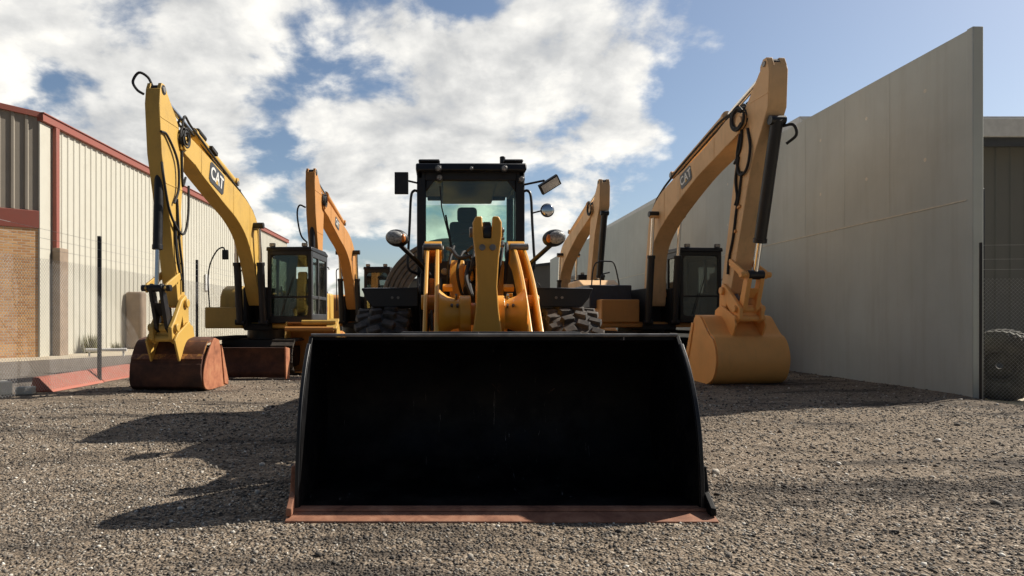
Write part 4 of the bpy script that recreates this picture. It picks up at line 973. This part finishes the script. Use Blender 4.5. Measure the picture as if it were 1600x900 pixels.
    return root, boom, stick

def common_hoses(tip, stick_mid, bw_, base, knee, ks):
    """hoses along the boom back, then looping over the joint to the stick"""
    out = []
    tu, tz = tip
    for i in range(4):
        x_ = -bw_ * .7 + i * bw_ * .46
        out.append([(x_, *base), (x_, *knee), (x_, tu - 1.1, tz + .07), (x_, tu - .3, tz + .20 + .03 * i), (x_ * 1.1, tu + .02, tz + .22 + .05 * i), (x_ * 1.3, tu + .16, tz - .1), (x_ * 1.25, tu + .12, tz - .55 - .10 * i), (x_ * 1.2, ks[0] - .12, ks[1])])
    return out
# --- left front excavator
gL = dict(paint='yellow', bw=.16, sw=.125, hw=1.28, dz=1.0,
    boom=sm2([(-.12, 1.62), (.02, 2.3), (.2, 2.75), (.36, 3.28), (.72, 3.66), (1.33, 3.92), (2.3, 4.13), (3.3, 4.32), (4.30, 4.50), (4.46, 4.44)], 3) + sm2([(4.50, 4.33), (4.40, 4.20), (3.9, 3.98), (3.3, 3.79), (2.6, 3.58), (1.95, 3.40), (1.38, 3.13), (1.0, 2.78), (.72, 2.4), (.45, 1.9), (.2, 1.55)], 3),
    stick=[(5.12, 5.0), (5.38, 5.02), (5.42, 4.75), (5.34, 3.95), (5.12, 3.2), (4.95, 2.5), (4.78, 1.75), (4.72, 1.45), (4.50, 1.42), (4.44, 1.6), (4.50, 2.3), (4.60, 3.1), (4.48, 4.05), (4.52, 4.32), (4.80, 4.70)],
    pins=[(4.56, 4.28, .085, .20), (.08, 1.8, .09, .26), (1.72, 4.2, .06, .13), (.78, 3.35, .06, .30)], tip=(4.45, 4.35), seams=((1.05, 2.1, 3.8), (2.2, 3.5, 4.55)),
    fork=[(4.1, 4.05), (4.05, 4.44), (4.48, 4.46), (4.68, 4.36), (4.68, 4.2), (4.5, 4.13)],
    stop=(5.27, 5.0), scyl=[(1.72, 4.24)], bcyl=[(5.14, 4.25), (5.26, 1.74), .075, .74], boomcyl=[(.45, 1.15), (.80, 3.4)],
    pivot=(4.6, 1.5), hitch=(5.0, 1.08), lever=(4.78, 1.98), lcol='yellow', lcol2='black', hr=.022,
    bshell=[(4.38, .88), (4.66, .82), (4.84, .60), (4.92, .34), (4.86, .12), (4.66, .01), (4.2, .0), (3.84, .02)],
    bside=[(4.30, .87), (4.42, .88), (4.60, .74), (4.82, .48), (4.91, .25), (4.86, .06), (4.66, -.01), (4.2, -.01), (3.83, .0), (3.80, .12), (3.95, .42), (4.12, .70), (4.2, .85)],
    bwear=[(4.06, .66), (4.14, .76), (3.98, .04), (3.80, .0), (3.79, .10)], bhw=.62, bmat='rust', bside_mat='rust_lit', tmat='worn', bmat2='rust',
    top_plate=[(4.30, .83), (4.32, .89), (4.68, .845), (4.93, .54), (4.88, .53), (4.66, .80)],
    rib=[(4.945, .46), (4.965, .3), (4.9, .06), (4.86, .06), (4.93, .3), (4.91, .46)],
    ears=[(4.30, .80), (4.42, 1.10), (4.62, 1.16), (5.02, .98), (5.14, .86), (4.96, .50), (4.6, .74)],
    rear=3.0, cab=(.30, 1.38, -.22, 1.55, 1.13, 2.97, 1.76), glass='glass', tx=1.02, tw=.5, ty0=-1.55, ty1=2.35, th=.72,
    boxes=[(-1.28, -.34, -.12, .95, 1.0, 1.52, 'yellow', 'storage_box'), (.34, 1.36, .0, 2.9, 1.0, 1.12, 'yellow', 'side_skirt'), (-.34, .36, -.05, .9, .95, 1.12, 'blackm', 'swing_frame')],
    hood=[(.75, 1.5), (.78, 1.8), (.92, 2.0), (1.2, 2.1), (2.2, 2.1), (2.3, 1.5)],
    rails=[[(-1.24, .1, 1.5), (-1.26, .05, 2.2), (-1.18, 0, 2.6), (-1.0, -.05, 2.9), (-.85, -.05, 2.98), (-.8, -.05, 2.9)], [(-.55, 0, 1.5), (-.56, 0, 2.5), (-.56, 0, 2.88), (-.44, 0, 2.92), (-.38, 0, 2.86), (-.38, 0, 2.45), (-.5, 0, 2.4)]],
    )
gL['hoses'] = [[(x_, 4.55 + q * math.cos(a_ + i), 4.42 + q * 1.1 * math.sin(a_ + i)) for a_ in np.linspace(0, 5.2, 9)] for i, (x_, q) in enumerate([(.17, .12), (.19, .15), (.16, .17), (.20, .10)])] + common_hoses((4.45, 4.45), None, .16, (.3, 2.95), (.75, 3.75), (4.55, 3.75)) + [
    [(-.05, 5.30, 5.08), (-.12, 5.32, 5.22), (-.25, 5.36, 5.28), (-.33, 5.40, 5.12), (-.25, 5.42, 4.98), (-.13, 5.44, 4.9)],
    [(.14, 5.40, 4.3), (.155, 5.2, 4.28), (.17, 4.85, 3.95), (.17, 4.8, 3.5), (.16, 4.95, 3.2)],
    [(.05, 5.20, 4.0), (.15, 5.34, 3.6), (.16, 5.1, 3.0), (.19, 4.7, 2.7), (.20, 4.5, 3.0), (.18, 4.42, 3.6)],
    [(.14, 4.8, 3.3), (.155, 4.75, 2.6), (.155, 4.62, 2.1), (.16, 4.6, 1.7)], [(.14, 4.9, 2.9), (.16, 4.85, 2.3), (.18, 4.72, 1.9)]]
exL, bmL, stL = excavator('sunlit yellow excavator with a rusty blade and rusty bucket, front left', (-4.5, 16.3), -2.5, gL)
badge(bmL, .163, 3.05, 4.02, math.atan2(.95, 4.2) , 1, .76, .42)
# dozer blade of the left excavator
bl = MB().prism(U(sm2([(2.56, .02), (2.60, .15), (2.52, .38), (2.60, .62), (2.66, .64)], 4) + [(2.56, .64), (2.44, .4), (2.48, .1), (2.46, .02)]), -1.12, 1.42).build('blade', 'rust', exL, bev=.006)
for s_, x_ in ((-1, -1.12), (1, 1.42)): MB().prism(U([(2.40, .0), (2.66, .0), (2.68, .3), (2.70, .66), (2.40, .62)]), x_, x_ + s_ * .03).build('end_plate', 'rust_lit' if s_ > 0 else 'rust', bl, bev=.005)  # sun-side end plate takes the lighter rust, light put into its colour
for x_ in (-.42, .5): MB().prism(U([(1.2, .32), (1.2, .52), (2.45, .62), (2.5, .45), (2.45, .3)]), x_ - .10, x_ + .10).build('blade_arm', 'steel', bl, bev=.015)
for nm, z_ in (('mirror', 2.86),):
    m_ = MB().box((-.78, -.08, z_ - .06), (.16, .05, .24)).build('mirror', 'black', exL, bev=.02)
# boom light and valve block on the boom back
MB().box((0, -3.55, 4.72), (.16, .30, .16), (R(-14), 0, 0)).cyl((.05, -3.75, 4.78), (.05, -3.4, 4.70), .06, 12).build('valve_block', 'blackm', bmL, bev=.02)
MB().box((.10, -3.12, 4.55), (.12, .30, .08), (R(-14), 0, 0)).box((0, -2.4, 4.26), (.2, .05, .1)).box((0, -1.5, 4.06), (.2, .05, .1)).build('hose_clamp', 'blackm', bmL, bev=.01)

# --- right front excavator
gR = dict(paint='dull', bw=.22, sw=.175, hw=1.5, dz=1.02,
    boom=sm2([(-.35, 1.6), (-.28, 2.4), (-.12, 3.2), (.04, 3.80), (.55, 4.20), (1.34, 4.45), (2.0, 4.58), (3.0, 4.83), (3.75, 5.10), (4.0, 5.12)], 3) + sm2([(4.30, 4.98), (4.22, 4.84), (3.7, 4.58), (2.8, 4.33), (2.15, 4.10), (1.13, 3.66), (.48, 3.28), (.1, 2.85), (.02, 2.3), (.0, 1.7), (-.05, 1.55)], 3),
    stick=[(4.86, 5.65), (5.10, 5.78), (5.17, 5.6), (5.13, 4.95), (4.62, 4.1), (4.36, 3.3), (4.02, 2.2), (3.86, 1.72), (3.62, 1.66), (3.50, 1.8), (3.72, 2.75), (3.87, 3.4), (4.12, 4.55), (4.18, 4.9), (4.45, 5.22), (4.72, 5.5)],
    pins=[(4.32, 4.92, .10, .27), (-.15, 1.85, .1, .32), (1.1, 4.62, .06, .16), (.55, 3.75, .07, .44)], tip=(4.25, 5.0), seams=((.9, 1.75, 3.3), (2.5, 3.7, 5.2)),
    fork=[(3.8, 4.6), (3.78, 5.08), (4.2, 5.14), (4.46, 5.02), (4.46, 4.86), (4.28, 4.74)],
    stop=(5.02, 5.72), scyl=[(1.1, 4.62)], bcyl=[(5.12, 4.72), (4.43, 2.05), .105, .78], boomcyl=[(.22, 1.15), (.56, 3.78)],
    pivot=(3.72, 1.78), hitch=(4.2, 1.42), lever=(3.98, 2.32), lcol='bright', lcol2='bright', hr=.026,
    bshell=[(3.62, 1.27), (3.78, 1.24), (3.94, 1.08), (4.10, .92), (4.24, .84), (4.34, .62), (4.35, .38), (4.24, .13), (4.0, .0), (3.6, -.01), (3.05, .02)],
    bside=[(3.50, 1.26), (3.7, 1.27), (3.82, 1.20), (4.08, .93), (4.26, .82), (4.36, .6), (4.37, .38), (4.26, .11), (4.0, -.02), (3.6, -.03), (3.2, -.02), (3.02, .02), (3.02, .2), (3.2, .6), (3.38, 1.0)],
    bwear=[(3.42, 1.16), (3.50, 1.14), (3.16, .12), (3.02, .1), (3.04, .24)], bhw=.70, bmat='bright', bside_mat='bright', tmat='bright', bmat2='bright',
    top_plate=[(3.46, 1.24), (3.48, 1.31), (3.78, 1.28), (4.02, 1.04), (3.98, 1.03), (3.76, 1.22)],
    rib=[(4.355, .36), (4.37, .35), (4.27, .12), (4.1, .01), (4.06, .02), (4.24, .13)],
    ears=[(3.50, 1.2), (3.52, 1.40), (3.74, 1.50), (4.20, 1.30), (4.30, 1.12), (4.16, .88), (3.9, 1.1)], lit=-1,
    rear=3.6, cab=(.50, 1.58, -.20, 1.65, 1.14, 3.02, 1.80), glass='dglass', smat='black', tx=1.2, tw=.6, ty0=-1.35, ty1=2.9, th=.85, deckm='orange',
    boxes=[(-1.48, -.50, -.10, 1.0, 1.14, 1.72, 'orange', 'storage_box'), (-1.66, -.55, .30, 1.6, 1.50, 2.10, 'blue', 'battery_box'), (-1.5, 1.5, -.02, .14, 1.02, 1.14, 'orange', 'front_sill'),
           (-.4, .45, -.1, .9, .95, 1.10, 'blackm', 'swing_frame')],
    hood=[(1.5, 1.2), (1.55, 2.15), (2.0, 2.32), (3.0, 2.3), (3.1, 1.2)],
    rails=[[(-1.55, .5, 1.9), (-1.52, .5, 2.4), (-1.42, .5, 2.68), (-1.1, .5, 2.72), (-.95, .5, 2.66), (-.85, .5, 2.3), (-.80, .5, 2.0)], [(-1.25, .7, 1.9), (-1.22, .7, 2.35), (-1.0, .7, 2.45)]],
    )
def joint_loops(u, z, w, rr):
    out = []
    for i in range(4):
        x_ = w * (.9 + .12 * (i % 2)) * (1 if i % 2 else .7); ph = .5 * i; q = rr * (1 + .12 * i)
        out.append([(x_, u + q * math.cos(ph + a_), z + q * .95 * math.sin(ph + a_)) for a_ in np.linspace(0, 5.0, 9)])
    return out
gR['hoses'] = joint_loops(4.28, 5.0, -.26, .17) + common_hoses((4.15, 5.02), None, .22, (-.2, 3.0), (.35, 4.2), (4.15, 4.2)) + [
    [(-.19, 4.5, 4.75), (-.21, 4.62, 4.35), (-.21, 4.5, 4.0), (-.21, 4.25, 3.95), (-.20, 4.15, 4.3), (-.22, 4.3, 4.7)],
    [(.10, 5.12, 4.62), (.20, 5.28, 4.6), (.24, 5.30, 4.42), (.15, 5.16, 4.30)],
    [(-.19, 4.3, 4.0), (-.195, 4.22, 3.6), (-.195, 4.12, 3.3), (-.195, 4.0, 2.8), (-.195, 3.85, 2.4), (-.195, 3.8, 2.1)],
    [(-.19, 4.2, 4.3), (-.2, 4.1, 3.9), (-.2, 4.15, 3.55), (-.2, 4.08, 3.4)]]
exR, bmR, stR = excavator('dusty orange excavator with a smooth wide orange bucket, front right by the concrete wall', (5.45, 16.8), 5, gR)
badge(bmR, -.223, 2.05, 4.36, math.atan2(.30, 1.0), -1, .55, .34)
for u_, z_ in ((4.2, 3.35), (4.05, 2.9), (3.84, 2.35)): MB().box((-.19, -u_, z_), (.035, .10, .05), (R(-15), 0, 0)).build('hose_clamp', 'orange', stR, bev=.006)
for x_ in (1.62,): MB().tube([(x_, -.1, 2.2), (x_ + .08, -.2, 2.35), (x_ + .1, -.22, 2.75)], .012, 6).box((x_ + .1, -.22, 2.6), (.09, .04, .22)).build('mirror', 'black', exR, bev=.01)

# --- left rear excavator
gM = dict(gL); gM.update(paint='orange', bmat='orange', bside_mat='orange', tmat='orange', lcol='orange', lcol2='black', bmat2='orange', glass='dglass',
    cab=(.42, 1.30, -.22, 1.5, 1.10, 2.98, 1.9), hoses=[[(x_ if True else 0, u_ , z_) for x_, u_, z_ in h_] for h_ in gL['hoses'][:4]] + [[(-.12, 5.40, 4.1), (-.28, 5.42, 4.15), (-.34, 5.4, 3.9), (-.26, 5.35, 3.4), (-.1, 5.3, 3.2)]])
gM['boxes'] = [(-1.28, -.34, -.12, .95, 1.0, 1.52, 'orange', 'storage_box'), (.34, 1.36, .0, 2.9, 1.0, 1.12, 'orange', 'side_skirt'), (-.34, .36, -.05, .9, .95, 1.12, 'blackm', 'swing_frame')]
exM, bmM, stM = excavator('orange excavator farther back on the left, between the front left cab and the loader', (-3.0, 22.5), -4, gM)
badge(bmM, .163, 3.05, 4.02, math.atan2(.95, 4.2), 1, .5, .28)
# --- right rear excavator
g4 = dict(gR); g4.update(hoses=gR['hoses'][:4])
ex4, bm4, st4 = excavator('pale dusty excavator farther back on the right, seen behind the loader headlight', (5.0, 27.0), 4, g4)

# ------------------------------------------------------------------ loose things
# spare yellow bucket behind the loader bucket
sb = thing('spare_bucket', 'spare yellow digging bucket on the ground below the front left excavator cab', 'bucket', (-2.95, 15.2, 0))
o_ = (-2.95, 15.2, 0)
cur = sm2([(15.3, 1.16), (15.55, 1.08), (15.8, .75), (15.85, .4), (15.7, .1), (15.4, .0), (14.95, .02)], 4)
MB().prism(cur + offset(cur, -.03)[::-1], -3.55, -2.42).build('shell', 'orange', sb, o_)
for x_ in (-3.58, -2.42): MB().prism(cur[::-1] + [(15.1, .55), (15.2, 1.0)], x_, x_ + .03).build('side_plate', 'yellow', sb, o_, .008)
MB().prism([(15.05, .98), (15.05, 1.02), (15.45, 1.24), (15.5, 1.2)], -2.62, -2.38).build('ear', 'yellow', sb, o_, .008)
MB().tube([(-3.2, 15.25, 1.15), (-2.42, 15.25, 1.15)], .055, 10).build('cross_bar', 'yellow', sb, o_)
MB().tube([(-3.55, 15.1, 1.0), (-2.45, 15.1, 1.0)], .055, 10).build('cross_bar', 'orange', sb, o_)
# coil of corrugated pipe standing far behind the loader
coil = MB()
for j in range(3):
    for i in range(5):
        rr = 1.06 + i * .105
        coil.tube([(.16 + rr * math.cos(a_), 15.0 + j * .11, 1.52 + rr * math.sin(a_)) for a_ in np.linspace(0, 2 * math.pi, 73)[:-1]], .053, 8, True)
o = coil.build('pipe_coil', 'pipe', None, (.16, 15.1, 0)); tag(o, 'large upright coil of grey brown corrugated pipe behind the loader cab', 'pipe coil')
# tyre leaning at the end of the wall
ty = thing('loose_tyre', 'big used tyre leaning on the chain link fence at the end of the concrete wall', 'tyre', (9.24, 11.0, -.12))
rot_ = Matrix.Rotation(R(38), 3, 'Z') @ Matrix.Rotation(R(-7), 3, 'Y')
tm = MB().lathe(tyre_prof(.56, .27, .40), (0, 0, 0), n=64)
for k in range(40):
    a_ = 2 * math.pi * k / 40
    for xo, sk in ((-.11, 1), (.11, -1)):
        m_ = Matrix.Rotation(a_, 3, 'X') @ Matrix.Rotation(sk * R(35), 3, 'Z')
        tm.box(Matrix.Rotation(a_, 3, 'X') @ Vector((xo, 0, .565)), (.19, .035, .03), m_)
for p_ in range(len(tm.v)): tm.v[p_] = tuple(rot_ @ Vector(tm.v[p_]) + Vector((0, 0, .585)))
tm.build('tyre', 'tyred', ty, bev=0)
rm = MB().lathe([(.28, -.13), (.28, .13), (.24, .13), (.22, -.02), (.05, -.04), (.05, -.08), (.22, -.06), (.24, -.13)], n=40)
for p_ in range(len(rm.v)): rm.v[p_] = tuple(rot_ @ Vector(rm.v[p_]) + Vector((0, 0, .585)))
rm.build('rim', 'tyred', ty)
